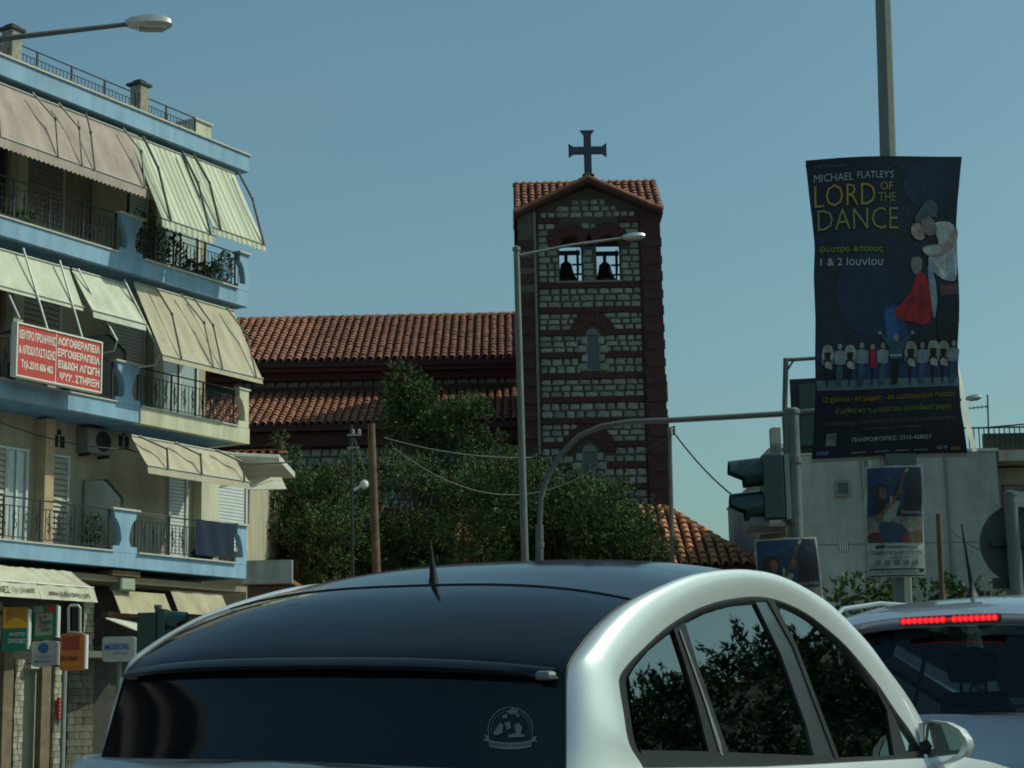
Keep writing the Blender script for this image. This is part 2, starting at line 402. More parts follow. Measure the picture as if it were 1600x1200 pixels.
clad_me = meshof(MB().box(-.5,.5,-.5,.5,-.5,.5), 'stone', mat('clad_stone_shaded', (.10,.10,.07), .9, rnd=.35, scale=6, bump=.4))  # darker copy of the cladding stone, with shade put into its colour
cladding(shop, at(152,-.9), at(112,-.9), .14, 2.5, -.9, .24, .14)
clad_me = meshof(MB().box(-.5,.5,-.5,.5,-.5,.5), 'stone', M_clad)
cladding(shop, at(150,-.7), at(134,-.7), 2.55, 3.6, -.7, .15, .12)
MB(FT).box(at(66,-.65), at(46,-.65), -.75, -.65, .14, 2.15).build('door', mat('grey_green_door', (.34,.38,.30), .6), shop)
MB(FT).box(at(66,-.6)-.06, at(46,-.6)+.02, -.7, -.4, 2.17, 2.26).build('door_canopy', M_marble, shop)
MB(FT).box(at(176,-.6), at(130,-.6), -.9, -.45, 2.42, 2.54).build('stone_ledge', M_cream, shop)
MB(FT).tube([FT(0,0,0)*0+Vector((at(108,-.4), -.4, .14)), Vector((at(108,-.4), -.4, 2.5))], .05, 8).build('drainpipe', mat('grey_pipe', (.22,.26,.26), .5), shop)
for pa, pb in ((15, 30), (74, 88)):
    MB(FT).box(at(pb,-.35), at(pa,-.35), -.5, -.35, .14, 2.7).build('timber_post', mat('brown_timber', (.17,.13,.08), .8, scale=3, var=.3), shop)

# ---- awnings (parts of the building; arms are their sub-parts)
def awning(sa, sb, zt, dt, zb_, db, mats, sag=.05, val=.18, scal=.13, arms=(), stripes=0, valmat=None, name='awning', parent=apt, label=None, elbow=(.25,.22), armr=.02, T=FT):
    ns = max(2, int((sb-sa)/.06)); b = MB(T); P = []
    for i in range(9):
        t = i/8; P.append([(sa+(sb-sa)*j/ns, dt+(db-dt)*t+sag*math.sin(math.pi*t)*.4, zt+(zb_-zt)*t - sag*math.sin(math.pi*t)*(1+.4*math.sin(j*.9))) for j in range(ns+1)])
    o0 = len(b.f); b.thick(P, Vector((0,-.012,-.006)))
    if stripes:
        for q in range(len(b.f)):
            c = sum(b.v[i][0]*-H.x+b.v[i][1]*-H.y for i in b.f[q])/len(b.f[q])
            b.m[q] = int(math.floor(c/.085)) % 2
    # scalloped valance
    V = []; nv = max(4, int((sb-sa)/.03))
    for j in range(nv+1):
        s = sa+(sb-sa)*j/nv; drop = val-(abs(math.sin(math.pi*(s-sa)/scal))*.045 if scal else 0)
        V.append((s, drop))
    vm = valmat if valmat is not None else 0
    b.grid([[(s, db+.004, zb_-.02) for s, _ in V], [(s, db+.02, zb_-.02-dr) for s, dr in V]], vm)
    b.grid([[(s, db-.004, zb_-.02) for s, _ in V], [(s, db+.012, zb_-.02-dr) for s, dr in V]], vm, True)
    if stripes:
        for q in range(o0, len(b.f)):
            c = sum(b.v[i][0]*-H.x+b.v[i][1]*-H.y for i in b.f[q])/len(b.f[q]); b.m[q] = int(math.floor(c/.085)) % 2
    props = {'label': label} if label else {}
    a = b.build(name, mats, parent, recalc=False, **props)
    MB(T).tube([(sa, dt, zt),(sb, dt, zt)], .03, 6).build('awning_roller', mat('awning_metal', (.30,.31,.28), .5, metal=.3), a)
    MB(T).tube([(sa-.02, db, zb_),(sb+.02, db, zb_)], .022, 6).build('awning_bar', mat('awning_metal', (.30,.31,.28), .5, metal=.3), a)
    for s, sh in arms:
        top = Vector((s+sh, .09, zt-.02)); bot = Vector((s, db+.03, zb_)); mid = top.lerp(bot, .42)+Vector((-sh*.65, .10, .05))
        MB(T).tube([top, mid, bot], armr, 6).lathe((mid.x, mid.y, mid.z-.03), [(.03,0),(.03,.06)], 6).build('awning_arm', mat('arm_metal', (.10,.10,.085), .5, metal=.3), a)
    return a
M_pink = mat('pink_canvas', (.40,.31,.27), .9, scale=1.5, var=.1, stain=.2)
M_beige = mat('beige_canvas', (.47,.41,.30), .9, scale=1.5, var=.08, stain=.12)
M_ecru = mat('ecru_canvas', (.56,.56,.45), .9, scale=1.5, var=.08, stain=.12)
M_st1 = mat('stripe_light', (.60,.60,.47), .9, var=.06); M_st2 = mat('stripe_dark', (.36,.38,.28), .9, var=.06)
awning(3.58, 9.5, 13.22, -.1, 11.93, .45, [M_pink], .09, .22, .12, arms=((3.95,.25),(5.4,-.12),(5.75,.30),(6.4,.35),(7.9,.15),(8.8,.2)), label='faded pink awning of the top floor')
awning(2.20, 3.84, 13.2, -.1, 11.24, .86, [M_st1, M_st2], .05, .20, .13, arms=((3.6,.0),(2.35,.02)), stripes=1, label='striped awning next to the pink one', armr=.028)
awning(.40, 2.14, 13.24, -.1, 11.44, .80, [M_st1, M_st2], .05, .16, .13, arms=((1.95,.05),(.48,.0)), stripes=1, label='striped awning at the corner', armr=.028)
awning(5.45, 9.4, 9.97, -.1, 9.14, .30, [M_ecru], .04, .06, 0, label='pale awning left of the gap')
awning(3.87, 5.38, 9.98, -.1, 9.06, .50, [M_ecru], .08, .12, 0, label='pale awning sagging over the divider')
awning(.37, 3.60, 10.07, -.1, 8.45, .72, [M_beige], .10, .10, 0, arms=((3.05,.10),(2.05,.30),(1.75,.20),(.62,.25)), label='large beige awning over the cream balcony')
awning(.35, 3.58, 6.87, -.1, 6.22, .36, [M_beige], .05, .14, 0, arms=((3.0,.55),(1.95,.5),(.55,.6)), label='beige awning of the lowest balcony', armr=.026)
# long straight arms of the second floor
M_tube = mat('pale_tube', (.42,.46,.42), .5, metal=.3)
for (xa, ya), (xb, yb) in (((36,388),(75,518)), ((93,407),(129,530)), ((122,420),(183,532)), ((194,437),(250,552)), ((0,430),(30,497))):
    s0, z0_ = fp(xa, ya, 0.02); s1, z1_ = fp(xb, yb, .55); MB(FT).tube([(s0,.02,z0_),(s1,.55,z1_)], .022, 6).build('awning_strut', M_tube, apt)
for (xa, ya), (xb, yb), (xc, yc) in (((183,532),(178,548),(158,553)), ((250,552),(243,570),(215,574))):
    q = [(*fp(x_, y_, d_), d_) for (x_, y_), d_ in zip(((xa,ya),(xb,yb),(xc,yc)), (.55,.35,.05))]
    MB(FT).tube([(s_, d_, z_) for s_, z_, d_ in q], .02, 6).build('awning_strut', M_tube, apt)

# ---- things on the balconies and the facade
def fplane(px0, py0, px1, py1, d): a = fp(px0, py0, d); c = fp(px1, py1, d); return a[0], a[1], c[0], c[1]
M_ac = mat('ac_case', (.20,.20,.18), .6)
sx, zx = fp(164, 694, WD+.2)
ac = thing('air_conditioner', 'air conditioning unit high on the wall beneath the cream parapet corner', 'air conditioner', FT(sx,WD,zx-.3))
MB(FT).box(sx-.1, sx+.62, WD+.02, WD+.32, zx-.24, zx+.28).build('case', M_ac, ac, bevel=.015)
MB(FT).lathe((0,0,0), [(0.01,0)], 3)
b = MB(FT); b.ext(circ(sx+.18, zx+.02, .21, n=16), WD+.321, WD+.34, 'xz'); b.build('fan_grille', M_dark, ac)
for x_ in (-.05, .5): MB(FT).box(sx+x_, sx+x_+.05, WD, WD+.3, zx-.30, zx-.245).build('bracket', M_iron, ac)
# red clinic sign
sd = .55
A = fp(28, 506, sd); B_ = fp(158, 536, sd); sA, sB = A[0], B_[0]; zT = (A[1]+B_[1])/2; zB = (fp(28, 586, sd)[1]+fp(158, 612, sd)[1])/2
sign = thing('clinic_sign', 'red rectangular sign with white Greek lettering fixed to the second floor balcony', 'sign', FT((sA+sB)/2, sd, zB))
M_red = mat('sign_red', (.50,.045,.035), .6, var=.08); M_swh = mat('sign_white', (.72,.70,.62), .7, var=.05)
MB(FT).box(sB, sA, sd-.12, sd, zB, zT).build('panel', M_red, sign)
b = MB(FT); e = .03
b.box(sB-e, sA+e, sd-.13, sd+.02, zT, zT+e).box(sB-e, sA+e, sd-.13, sd+.02, zB-e, zB).box(sB-e, sB, sd-.13, sd+.02, zB, zT).box(sA, sA+e, sd-.13, sd+.02, zB, zT)
sm = sA+(sB-sA)*.45; b.box(sm-.008, sm+.008, sd+.001, sd+.006, zB, zT); b.build('border', M_swh, sign)
for x_, z_ in ((sA-.04, zT-.15), (sB+.01, zT-.15), (sA-.4, zB+.02), (sB+.4, zB+.02)): MB(FT).box(x_, x_+.04, -.1, sd-.121, z_, z_+.05).build('bracket', M_iron, sign)
b = MB(); W_ = sA-sB; Hh = zT-zB
SF = lambda x, y: FT(sA - x*W_, sd+.004, zB+y*Hh)
for txt, x0, x1, y0, y1 in (('ΚΕΝΤΡΟ ΠΡΟΛΗΨΗΣ',.02,.44,.72,.90),('& ΑΠΟΚΑΤΑΣΤΑΣΗΣ',.02,.44,.43,.61),('Τηλ.2310 606 462',.05,.42,.12,.32),('ΛΟΓΟΘΕΡΑΠΕΙΑ',.47,.985,.77,.93),('ΕΡΓΟΘΕΡΑΠΕΙΑ',.47,.985,.54,.70),('ΕΙΔΙΚΗ ΑΓΩΓΗ',.48,.985,.31,.47),('ΨΥΧ. ΣΤΗΡΙΞΗ',.50,.985,.07,.23)):
    write(b, txt, x0, x1, y0, y1, SF, bold=.03)
b.build('lettering', M_swh, sign, recalc=False)
# cloth over the railing, plants
a0, zz0, a1, zz1 = fplane(308, 828, 366, 872, .02)
b = MB(FT); P = [[(a1+(a0-a1)*j/14, .0+.018*math.sin(j*1.1+i*.3), 5.33-.75*i/8+.0*j) for j in range(15)] for i in range(9)]
b.thick(P, Vector((0,-.01,0)), 0)
b = b.build('blanket', mat('navy_cloth', (.012,.022,.05), .95), None, smooth=True); tag(b, 'dark blue blanket hung over the lowest balcony railing near its right end', 'blanket')
def leafball(b, c, rx, ry, rz, n, size, T=None):
    for _ in range(n):
        v = Vector(rng.normal(size=3)).normalized()*rng.uniform(.35,1)**.5
        p = Vector((c[0]+v.x*rx, c[1]+v.y*ry, c[2]+v.z*rz)); a = Vector(rng.normal(size=3)).normalized(); q = a.orthogonal().normalized()*size; w = a.cross(q).normalized()*size*.5
        b.add([p-q, p+w, p+q, p-w], [(0,1,2,3)])
M_leafb = mat('balcony_leaf', (.035,.085,.022), .8, var=.4, scale=5)
def plant(s, d, z, h, w, label, pot=(.28,.10,.06)):
    t = thing('potted_plant', label, 'plant', FT(s,d,z), group='potted plants on the balconies')
    p = FT(s,d,z); b = MB(); b.lathe((p.x,p.y,z), [(.09,0),(.13,.2),(.14,.22),(.12,.22)], 10); b.build('pot', mat('pot%.2f' % pot[0], pot, .8), t)
    b = MB(); leafball(b, (p.x,p.y,z+.2+h/2), w, w, h/2, 260, .045); b.build('foliage', M_leafb, t, recalc=False)
    MB().tube([(p.x,p.y,z+.15),(p.x,p.y,z+.2+h*.6)], .012, 5).build('stem', M_brown, t)
for k, (s, h, w) in enumerate(((3.0,1.3,.35),(2.55,1.0,.3),(1.1,.5,.2),(.75,.55,.2),(2.0,.9,.28),(1.55,.45,.18),(.4,.9,.25))):
    plant(s, -.38, 10.42, h, w, ('tall bushy plant next to the divider under the striped awning','dense climbing plant second from the divider under the striped awning','low red potted plant, third from the corner of the top balcony','low red potted plant, second from the corner of the top balcony','tall plant in the middle of the striped awning balcony','small plant right of the middle of the striped awning balcony','plant at the outer corner of the top balcony')[k], (.35,.05,.04) if k in (2,3) else (.5,.5,.45))
plant(4.35, -.35, 4.32, .75, .22, 'reddish potted plant left of the lowest divider pillar')
plant(.95, -.3, 4.32, .18, .16, 'small plant below the blue blanket on the lowest balcony', (.45,.10,.05))
plant(1.3, -.3, 4.32, .2, .12, 'small plant left of the blue blanket on the lowest balcony', (.05,.08,.3))
plant(6.6, -.3, 10.42, .3, .3, 'flat white planter on the top balcony left of the divider', (.6,.6,.55))

# ---- shop awnings and hanging shop signs
sh = thing('studio_awning', 'pale canvas shop awning pair with black printed web address at the bottom left', 'awning', FT(6.5,-.2,3.0))
for (pxa, pxb, txts) in ((-80, 63, (('ΝΕΣ', .55, .66), ('Τηλ. 2310 668.897', .70, .95))), (64, 152, (('www.studio-twins.com', .14, .87),))):
    sa, sb = at(pxb,.6,925), at(pxa,.6,925)
    zt_, zb_ = fp(100, 892, -.1)[1], fp(100, 915, .5)[1]; zv = fp(100, 938, .62)[1]
    b = MB(FT); P = [[(sa+(sb-sa)*j/20, -.1+.6*i/6, zt_+(zb_-zt_)*i/6-.03*math.sin(math.pi*i/6)-.008*math.sin(j*1.7)) for j in range(21)] for i in range(7)]
    b.thick(P, Vector((0,-.01,-.008))); P2 = [[(sa+(sb-sa)*j/20, .5+.12*i/3+.01*math.sin(j*.9), zb_+(zv-zb_)*i/3) for j in range(21)] for i in range(4)]
    b.thick(P2, Vector((0,-.012,0))); b.build('canvas', mat('shop_canvas', (.52,.50,.38), .9, stain=.2, scale=2), sh, recalc=False)
    b = MB(); F = lambda x, y: FT(sb+(sa-sb)*x, .5+.12*(1-y)+.022, zb_+(zv-zb_)*(1-y))
    for tx, xa_, xb_ in txts: write(b, tx, xa_, xb_, .25, .68, F, bold=.01)
    b.build('lettering', mat('black_print', (.03,.03,.03), .8), sh, recalc=False)
    MB(FT).tube([(sa,.5,zb_),(sb,.5,zb_)], .02, 6).build('awning_bar', M_tube, sh)
sh2 = thing('tan_shop_awning', 'tan canvas shop blinds with their lower half in sun below the blue balcony', 'awning', FT(1.5,-.2,3.0))
for (pxa, pxb) in ((175, 257), (266, 346)):
    sa, sb = at(pxb,-.3,940), at(pxa,-.3,940); zt_ = fp((pxa+pxb)/2, 925, -.3)[1]; zb_ = fp((pxa+pxb)/2, 960, -.1)[1]
    b = MB(FT); P = [[(sa+(sb-sa)*j/16, -.3+.25*i/5+.01*math.sin(j), zt_+(zb_-zt_)*i/5) for j in range(17)] for i in range(6)]
    b.thick(P, Vector((0,-.012,0))); b.build('canvas', mat('tan_canvas', (.46,.40,.27), .9, stain=.25), sh2, recalc=False)
MB(FT).box(.4, 3.9, -.5, -.3, zt_-.62, zt_-.52).build('beam', M_brown, sh2)
sl_ = thing('slanted_awning', 'small white lean-to awning behind the dark green traffic light', 'awning', FT(2.6,-.2,2.6))
b = MB(FT); q = [fp(165, 965, 0), fp(243, 972, -.9), fp(243, 988, -.2), fp(225, 990, .1)]
b.thick([[(q[0][0],-.0,q[0][1]),(q[1][0],-.9,q[1][1])],[(q[3][0]+.3,.35,q[3][1]),(q[2][0],.1,q[2][1])]], Vector((0,0,-.02))); b.build('canvas', M_ecru, sl_, recalc=True)
fl = thing('floodlight', 'square floodlight box fixed under the balcony slab above the tan blinds', 'lamp', FT(at(200,-.2,912),-.2,4.0))
s_, z_ = fp(200, 913, -.15)
MB(FT).box(s_-.22, s_+.22, -.45, -.15, z_-.13, z_+.15).build('housing', mat('lamp_grey', (.22,.24,.20), .6), fl, bevel=.02)
MB(FT).box(s_-.19, s_+.19, -.149, -.135, z_-.10, z_+.12).build('lens', mat('lamp_lens', (.36,.40,.30), .2), fl)
MB(FT).box(s_-.3, s_+.5, -.6, -.1, z_+.16, z_+.26).build('bracket', M_brown, fl)

def shopsign(name, label, px0, px1, py0, py1, dep, boxes, texts, rnd_=False, post=None, loops=None):
    """box sign standing across the pavement, facing back along the street"""
    c = hitY((px0+px1)/2, (py0+py1)/2, dep); pl = Vector((c.x,c.y,0)); ex = Vector((1,0,0))
    # faces back along the street, turned partly to the road
    ex = (Vector((1,0,0))*.93+Vector((0,-1,0))*-.0).normalized(); en = Vector((0,-1,0))
    a = hitY(px0, py0, dep); d_ = hitY(px1, py1, dep); W = d_.x-a.x; zt, zb = a.z, d_.z
    t = thing(name, label, 'sign', (c.x, dep, zb)); TH = .22
    def T(x, y, z): return Vector((a.x+x*W, dep+y, zb+z*(zt-zb)))
    if rnd_:
        r = .12; pts = circ(1-r, 1-r, r, r, 4, 0, math.pi/2)+circ(r, 1-r, r, r, 4, math.pi/2, math.pi)+circ(r, r, r, r, 4, math.pi, 1.5*math.pi)+circ(1-r, r, r, r, 4, 1.5*math.pi, 2*math.pi)
        MB(T).ext(pts, 0, TH, 'xz').build('case', boxes[0][4], t)
    else: MB(T).box(0, 1, 0, TH, 0, 1).build('case', boxes[0][4], t)
    for k, (x0, x1, y0, y1, m_) in enumerate(boxes[1:]):
        if isinstance(x1, str): MB(T).ext([(x0+y0*math.cos(w_)*(1 if x1 == 'o' else 1), y1+(y0*W/(zt-zb))*math.sin(w_)) for w_ in np.linspace(0, (2*math.pi if x1 == 'o' else math.pi), 14)[:(-1 if x1 == 'o' else None)]], -.004-.003*k, -.001, 'xz').build('printed_field', m_, t)
        else: MB(T).box(x0, x1, -.004-.003*k, -.001, y0, y1).build('printed_field', m_, t)
    for tx, x0, x1, y0, y1, m_ in texts:
        b = MB(); write(b, tx, x0, x1, y0, y1, lambda x, y: T(x, -.03, y), bold=.02); b.build('lettering', m_, t, recalc=False)
    MB(T).box(1.0, 1.06, .02, TH-.02, .04, .96).build('edge_trim', mat('sign_edge', (.6,.64,.62), .4), t)
    if post: MB().tube([(c.x+post*W, dep+.11, .13), (c.x+post*W, dep+.11, zb)], .05, 8).build('post', mat('post_grey', (.14,.15,.14), .6), t)
    else:
        for z_ in (.1, .85): MB(T).box(-.35, 0, .08, .12, z_, z_+.05).build('bracket', M_iron, t)
    return t
M_yel = mat('sign_yellow', (.75,.36,.01), .5); M_org = mat('sign_orange', (.42,.19,.02), .5); M_grn = mat('sign_green', (.01,.17,.10), .5)
M_gr2 = mat('sign_green2', (.01,.13,.03), .5); M_sg = mat('sign_grey', (.40,.41,.36), .5); M_bl = mat('sign_blue', (.03,.10,.30), .5); M_rd = mat('sign_dkred', (.30,.02,.015), .5)
M_or2 = mat('sign_redorange', (.50,.13,.01), .5)
shopsign('yellow_green_sign', 'hanging box sign, amber above and green below, leftmost of the shop signs', 5, 41, 949, 1017, 33,
   [(0,0,0,0,M_grn),(0,1,.52,1,M_org),(.02,.13,.52,1,M_yel),(.55,'h',.44,.52,M_yel)], [('ΦΩΤΟ',.3,.93,.34,.42,M_swh),('ΣΦΡΑΓΙΔΕΣ',.25,.97,.17,.28,M_swh)])
shopsign('green_sign', 'green hanging sign with grey panel and red corner, above the white camera sign', 50, 87, 945, 999, 33.3,
   [(0,0,0,0,M_gr2),(.15,.85,.12,.75,mat('sign_dimgrey', (.22,.24,.21), .5)),(.6,.98,.8,.98,M_rd),(.05,.45,.78,.96,mat('sign_dimgrey', (.22,.24,.21), .5)),(.3,.42,.58,.66,M_rd),(.5,.6,.62,.70,M_rd),(.35,.8,.44,.54,M_gr2),(.3,.4,.34,.42,M_rd),(.5,.6,.36,.42,M_rd),(.4,.75,.24,.32,M_gr2)], [])
shopsign('white_camera_sign', 'white rounded box sign with a blue disc, below the green sign', 50, 89, 1002, 1041, 33.1,
   [(0,0,0,0,M_sg),(.45,'o',.21,.72,M_bl)], [('KONICA',.2,.72,.33,.43,mat('grey_print', (.16,.18,.2), .6)),('MINOLTA',.15,.75,.14,.24,M_bl)], True)
shopsign('orange_film_sign', 'orange and red box sign with black lettering, rightmost of the hanging shop signs', 94, 131, 990, 1047, 32.8,
   [(0,0,0,0,M_or2),(.1,.8,.55,.93,mat('sign_deepred', (.30,.03,.01), .5)),(.1,.9,.12,.22,mat('sign_amber', (.52,.18,.01), .5))], [('Kodak',.08,.78,.27,.40,mat('black_print', (.03,.03,.03), .8))], True)
shopsign('white_blue_sign', 'white box sign with blue lettering on a post, left of the silver car roof', 160, 210, 995, 1033, 34,
   [(0,0,0,0,M_sg),(.05,.86,.45,.73,mat('sign_paleblue', (.24,.30,.38), .5))], [('MUSICAL',.1,.85,.49,.69,M_bl),('service',.35,.8,.28,.38,M_bl)], True, post=.0001)
lp = thing('metal_loop_rack', 'pale metal loop bracket standing on the orange sign', 'bracket', hitY(116, 989, 32.9))
q = [(107,988),(107,950),(110,946),(122,946),(125,950),(125,988)]
MB().tube([hitY(x_, y_, 32.9) for x_, y_ in q], .025, 6).build('loop', M_tube, lp); MB().tube([hitY(105,988,32.9), hitY(128,989,32.9)], .03, 6).build('base_bar', M_tube, lp)
rn = thing('red_notice', 'small red notice with white lines on the narrow stone pillar', 'sign', FT(at(95,-.5,1105),-.5,1.1))
s0, zt_, s1, zb_ = fplane(90, 1090, 100, 1124, -.5)
MB(FT).box(s1, s0, -.52, -.5, zb_, zt_).build('board', M_red, rn)
b = MB(FT)
for k in range(5): b.box(s1+.02, s0-.02, -.499, -.495, zb_+(zt_-zb_)*(.1+.18*k), zb_+(zt_-zb_)*(.15+.18*k))
b.build('printed_line', mat('notice_pink', (.6,.3,.28), .7), rn)

# ---- neighbouring house with small tiled canopy, right of the blue block
nb = thing('neighbour_house', 'low cream house with tiled porch roof and white awning, just right of the blue block', 'house', hitY(410, 890, 43))
def NBx(px, py, Y=43): return hitY(px, py, Y)
a = NBx(340, 735, 44); c = NBx(385, 900, 44)
MB().box(a.x-4, c.x, 44, 52, 0, a.z+.3).build('wall', M_wall, nb)
a = NBx(360, 712); c = NBx(449, 726)
MB().box(a.x, c.x, 41.6, 44.5, c.z-.12, c.z+.02).build('porch_slab', mat('white_gutter', (.62,.62,.56), .6), nb)
MB().tube([(a.x,41.55,c.z+.04),(c.x,41.55,c.z-.06)], .09, 8).build('gutter', mat('white_gutter', (.62,.62,.56), .6), nb)
NBROOF = (a.x, c.x, c.z)
a = NBx(386, 742, 41.3); c = NBx(446, 762, 41.0)
MB().thick([[(a.x-.5,42.2,a.z+.1),(c.x-.25,42.2,a.z+.05)],[(a.x-.5,41.2,c.z),(c.x,41.2,c.z)]], Vector((0,0,-.015))).build('awning', M_ecru, nb)
a = NBx(378, 876, 41); c = NBx(456, 904, 41)
MB().box(a.x, c.x, 41, 41.2, c.z-.1, a.z).build('parapet', mat('dirty_white', (.40,.42,.38), .9, stain=.4), nb)
MB().box(a.x, c.x, 41.25, 44, c.z-.1, c.z).build('balcony_slab', M_brown, nb)
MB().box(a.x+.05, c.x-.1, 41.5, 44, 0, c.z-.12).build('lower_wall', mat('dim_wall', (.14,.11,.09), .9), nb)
# ================================================================ church: tiles and stones
M_tile = mat('terracotta_tile', (.31,.125,.072), .85, rnd=.30, scale=3, var=.2, bump=.3)
M_tile2 = mat('terracotta_tile_orange', (.46,.20,.09), .85, rnd=.30, scale=3, var=.2, bump=.3)
M_brick = mat('dark_red_brick', (.060,.021,.019), .9, scale=5, var=.25, bump=.3)
M_brickd = mat('eave_board', (.055,.018,.016), .85, var=.2)
M_stone = mat('pale_stone', (.225,.235,.21), .9, rnd=.26, scale=5, var=.16, bump=.5)
M_mortar = mat('dark_mortar', (.065,.06,.05), .95, scale=4, var=.2)
def tile_mesh(w, l, m):
    b = MB(); r = w/2
    # barrel tile along +Y (up the slope), curved in X, slightly wider and higher at the lower end
    P = []; seg = 6
    for y, k, z in ((0, 1.0, .035), (l*1.12, .86, .0)):
        P.append([(r*k*math.cos(math.pi*(1-i/seg)), y, z+r*k*.95*math.sin(math.pi*i/seg)) for i in range(seg+1)])
    b.grid(P)
    Q = [(x*.8, y, z-.02) for x, y, z in P[0]]; b.grid([P[0], Q], flip=True)
    return meshof(b, 'tile', m, smooth=40)
def tile_roof(parent, A, ex, ey, width, length, w, l, m, inside=None, budget=300, gapm=None):
    """barrel tiles on a slope: A lower left corner, ex along the eave, ey up the slope"""
    ez = ex.cross(ey).normalized(); me = tile_mesh(w*.78, l, m); stuff = MB(); n = 0
    base = Matrix((ex, ey, ez)).transposed().to_4x4()
    nc, nr = int(width/w), int(length/l)
    for c in range(nc+1):
        for r_ in range(nr+1):
            x = (c+.5)*w; y = r_*l
            if y > length-.05 or x > width: continue
            if inside and not inside(x, y): continue
            p = A+ex*x+ey*y+ez*.02
            M = Matrix.Translation(p) @ base @ Matrix.Rotation(random.uniform(-.03,.03), 4, 'Z') @ Matrix.Diagonal((random.uniform(.94,1.06), 1, random.uniform(.9,1.1), 1))
            if n < budget: inst('tile', me, M, parent); n += 1
            else: stuff.add([M @ v.co for v in me.vertices], [tuple(f.vertices) for f in me.polygons])
    if stuff.v: stuff.build('remaining_tiles', m, parent, smooth=40, recalc=False, kind='stuff')
    return n
stone_me = {}
def stones(parent, F, x0, x1, z0, z1, skip=None, budget=[0], m=None, hgt=.25, wr=(.24,.52), ex=Vector((1,0,0)), en=Vector((0,-1,0)), stuff=None, lo=.0):
    m = m or M_stone
    if m.name not in stone_me:
        pass
        rj = lambda: random.uniform(-.09, .09)
        lst = []
        for _ in range(6):
            base_ = [(-.5+rj()*.6,-.5+rj()),(0+rj(),-.5+rj()*.7),(.5+rj()*.6,-.5+rj()),(.5+rj()*.6,rj()),(.5+rj()*.6,.5+rj()),(rj(),.5+rj()*.7),(-.5+rj()*.6,.5+rj()),(-.5+rj()*.6,rj())]
            b = MB(); n_ = 8; v_ = [(x, 0, z) for x, z in base_]+[(x*.84, .8+rj()*2, z*.80) for x, z in base_]+[(rj(), 1, rj())]
            b.add(v_, [(i, (i+1) % 8, (i+1) % 8+8, i+8) for i in range(8)]+[(i+8, (i+1) % 8+8, 16) for i in range(8)]); lst.append(meshof(b, 'stone', m))
        stone_me[m.name] = lst[0]; stone_me[m.name+'*'] = lst
    mes = stone_me[m.name+'*']; base = Matrix((ex, en, Vector((0,0,1)))).transposed().to_4x4()
    nrow = max(1, round((z1-z0)/hgt)); hh = (z1-z0)/nrow
    for r_ in range(nrow):
        x = x0; zc = z0+hh*(r_+.5)
        while x < x1-.06:
            w = random.uniform(*wr); w = min(w, x1-x)
            if x1-(x+w) < .14: w = x1-x
            if skip:
                for w2 in (w, .24, .17):
                    if w2 <= w and not skip(x+w2/2, zc, w2, hh): w = w2; break
                else:
                    x += .05; continue
            xc = x+w/2
            if True:
                me = random.choice(mes)
                M = Matrix.Translation(F(xc, zc)) @ base @ Matrix.Rotation(random.uniform(-.02,.02), 4, 'Y') @ Matrix.Diagonal((w-.05, random.uniform(.05,.10), hh*random.uniform(.78,.88), 1))
                if budget[0] > 0: inst('stone', me, M, parent); budget[0] -= 1
                else: stuff.add([M @ v.co for v in me.vertices], [tuple(f.vertices) for f in me.polygons])
            x += w
# ---------------------------------------------------------------- bell tower
TY = 60.0
def tz(py, px=920): return hitY(px, py, TY).z
def tx(px, py=450): return hitY(px, py, TY).x
XL, XR = tx(812,450), tx(1033,450); XA, XB = tx(838,450), tx(1003,450)                         # outer and inner edges of the corner piers
tower = thing('bell_tower', 'tall stone bell tower with red brick bands and two bells, crowned by a cross', 'bell tower', ((XL+XR)/2, TY, 0))
zsill, zspr, zeave = tz(439), tz(384), tz(330)
o1 = (tx(874,400), tx(909,400)); o2 = (tx(932,400), tx(969,400))
xm = (XL+XR)/2
zap = tz(290)-.05
MB().box(XL+.05, XR-.05, TY+.02, TY+5.0, 0, zsill).build('lower_wall', M_mortar, tower)
zspr_f = zspr
for y0_, y1_, zspr in ((TY+.02, TY+.62, zspr_f), (TY+4.4, TY+5.0, zeave-.5)):
    b = MB()
    if y0_ > TY+1: b.box(XL+.05, XL+.6, y0_, y1_, zsill, zspr).box(XR-.6, XR-.05, y0_, y1_, zsill, zspr+.3).build('belfry_wall', M_mortar, tower); continue
    b.box(XL+.05, o1[0], y0_, y1_, zsill, zspr).box(o1[1], o2[0], y0_, y1_, zsill, zspr).box(o2[1], XR-.05, y0_, y1_, zsill, zspr)
    poly = [(XL+.05, zspr)]
    for o_ in (o1, o2):
        c = (o_[0]+o_[1])/2; r_ = (o_[1]-o_[0])/2; poly += arc(c, zspr, r_, r_, 180, 0, 10)
    poly += [(XR-.05, zspr), (XR-.05, zeave-.15), (xm, zap), (XL+.05, zeave-.15)]
    # split in two along the middle so that every polygon stays simple
    b.ext(poly, y0_, y1_, 'xz'); b.build('belfry_wall', M_mortar, tower)
zspr = zspr_f
b = MB()
for x0_, x1_ in ((XL+.05, XL+.45), (XR-.45, XR-.05)):
    b.box(x0_, x1_, TY+.62, TY+1.4, zsill, zeave-.2).box(x0_, x1_, TY+3.6, TY+4.4, zsill, zeave-.2).box(x0_, x1_, TY+1.4, TY+3.6, zspr+.5, zeave-.2)
b.build('belfry_side_wall', M_mortar, tower)
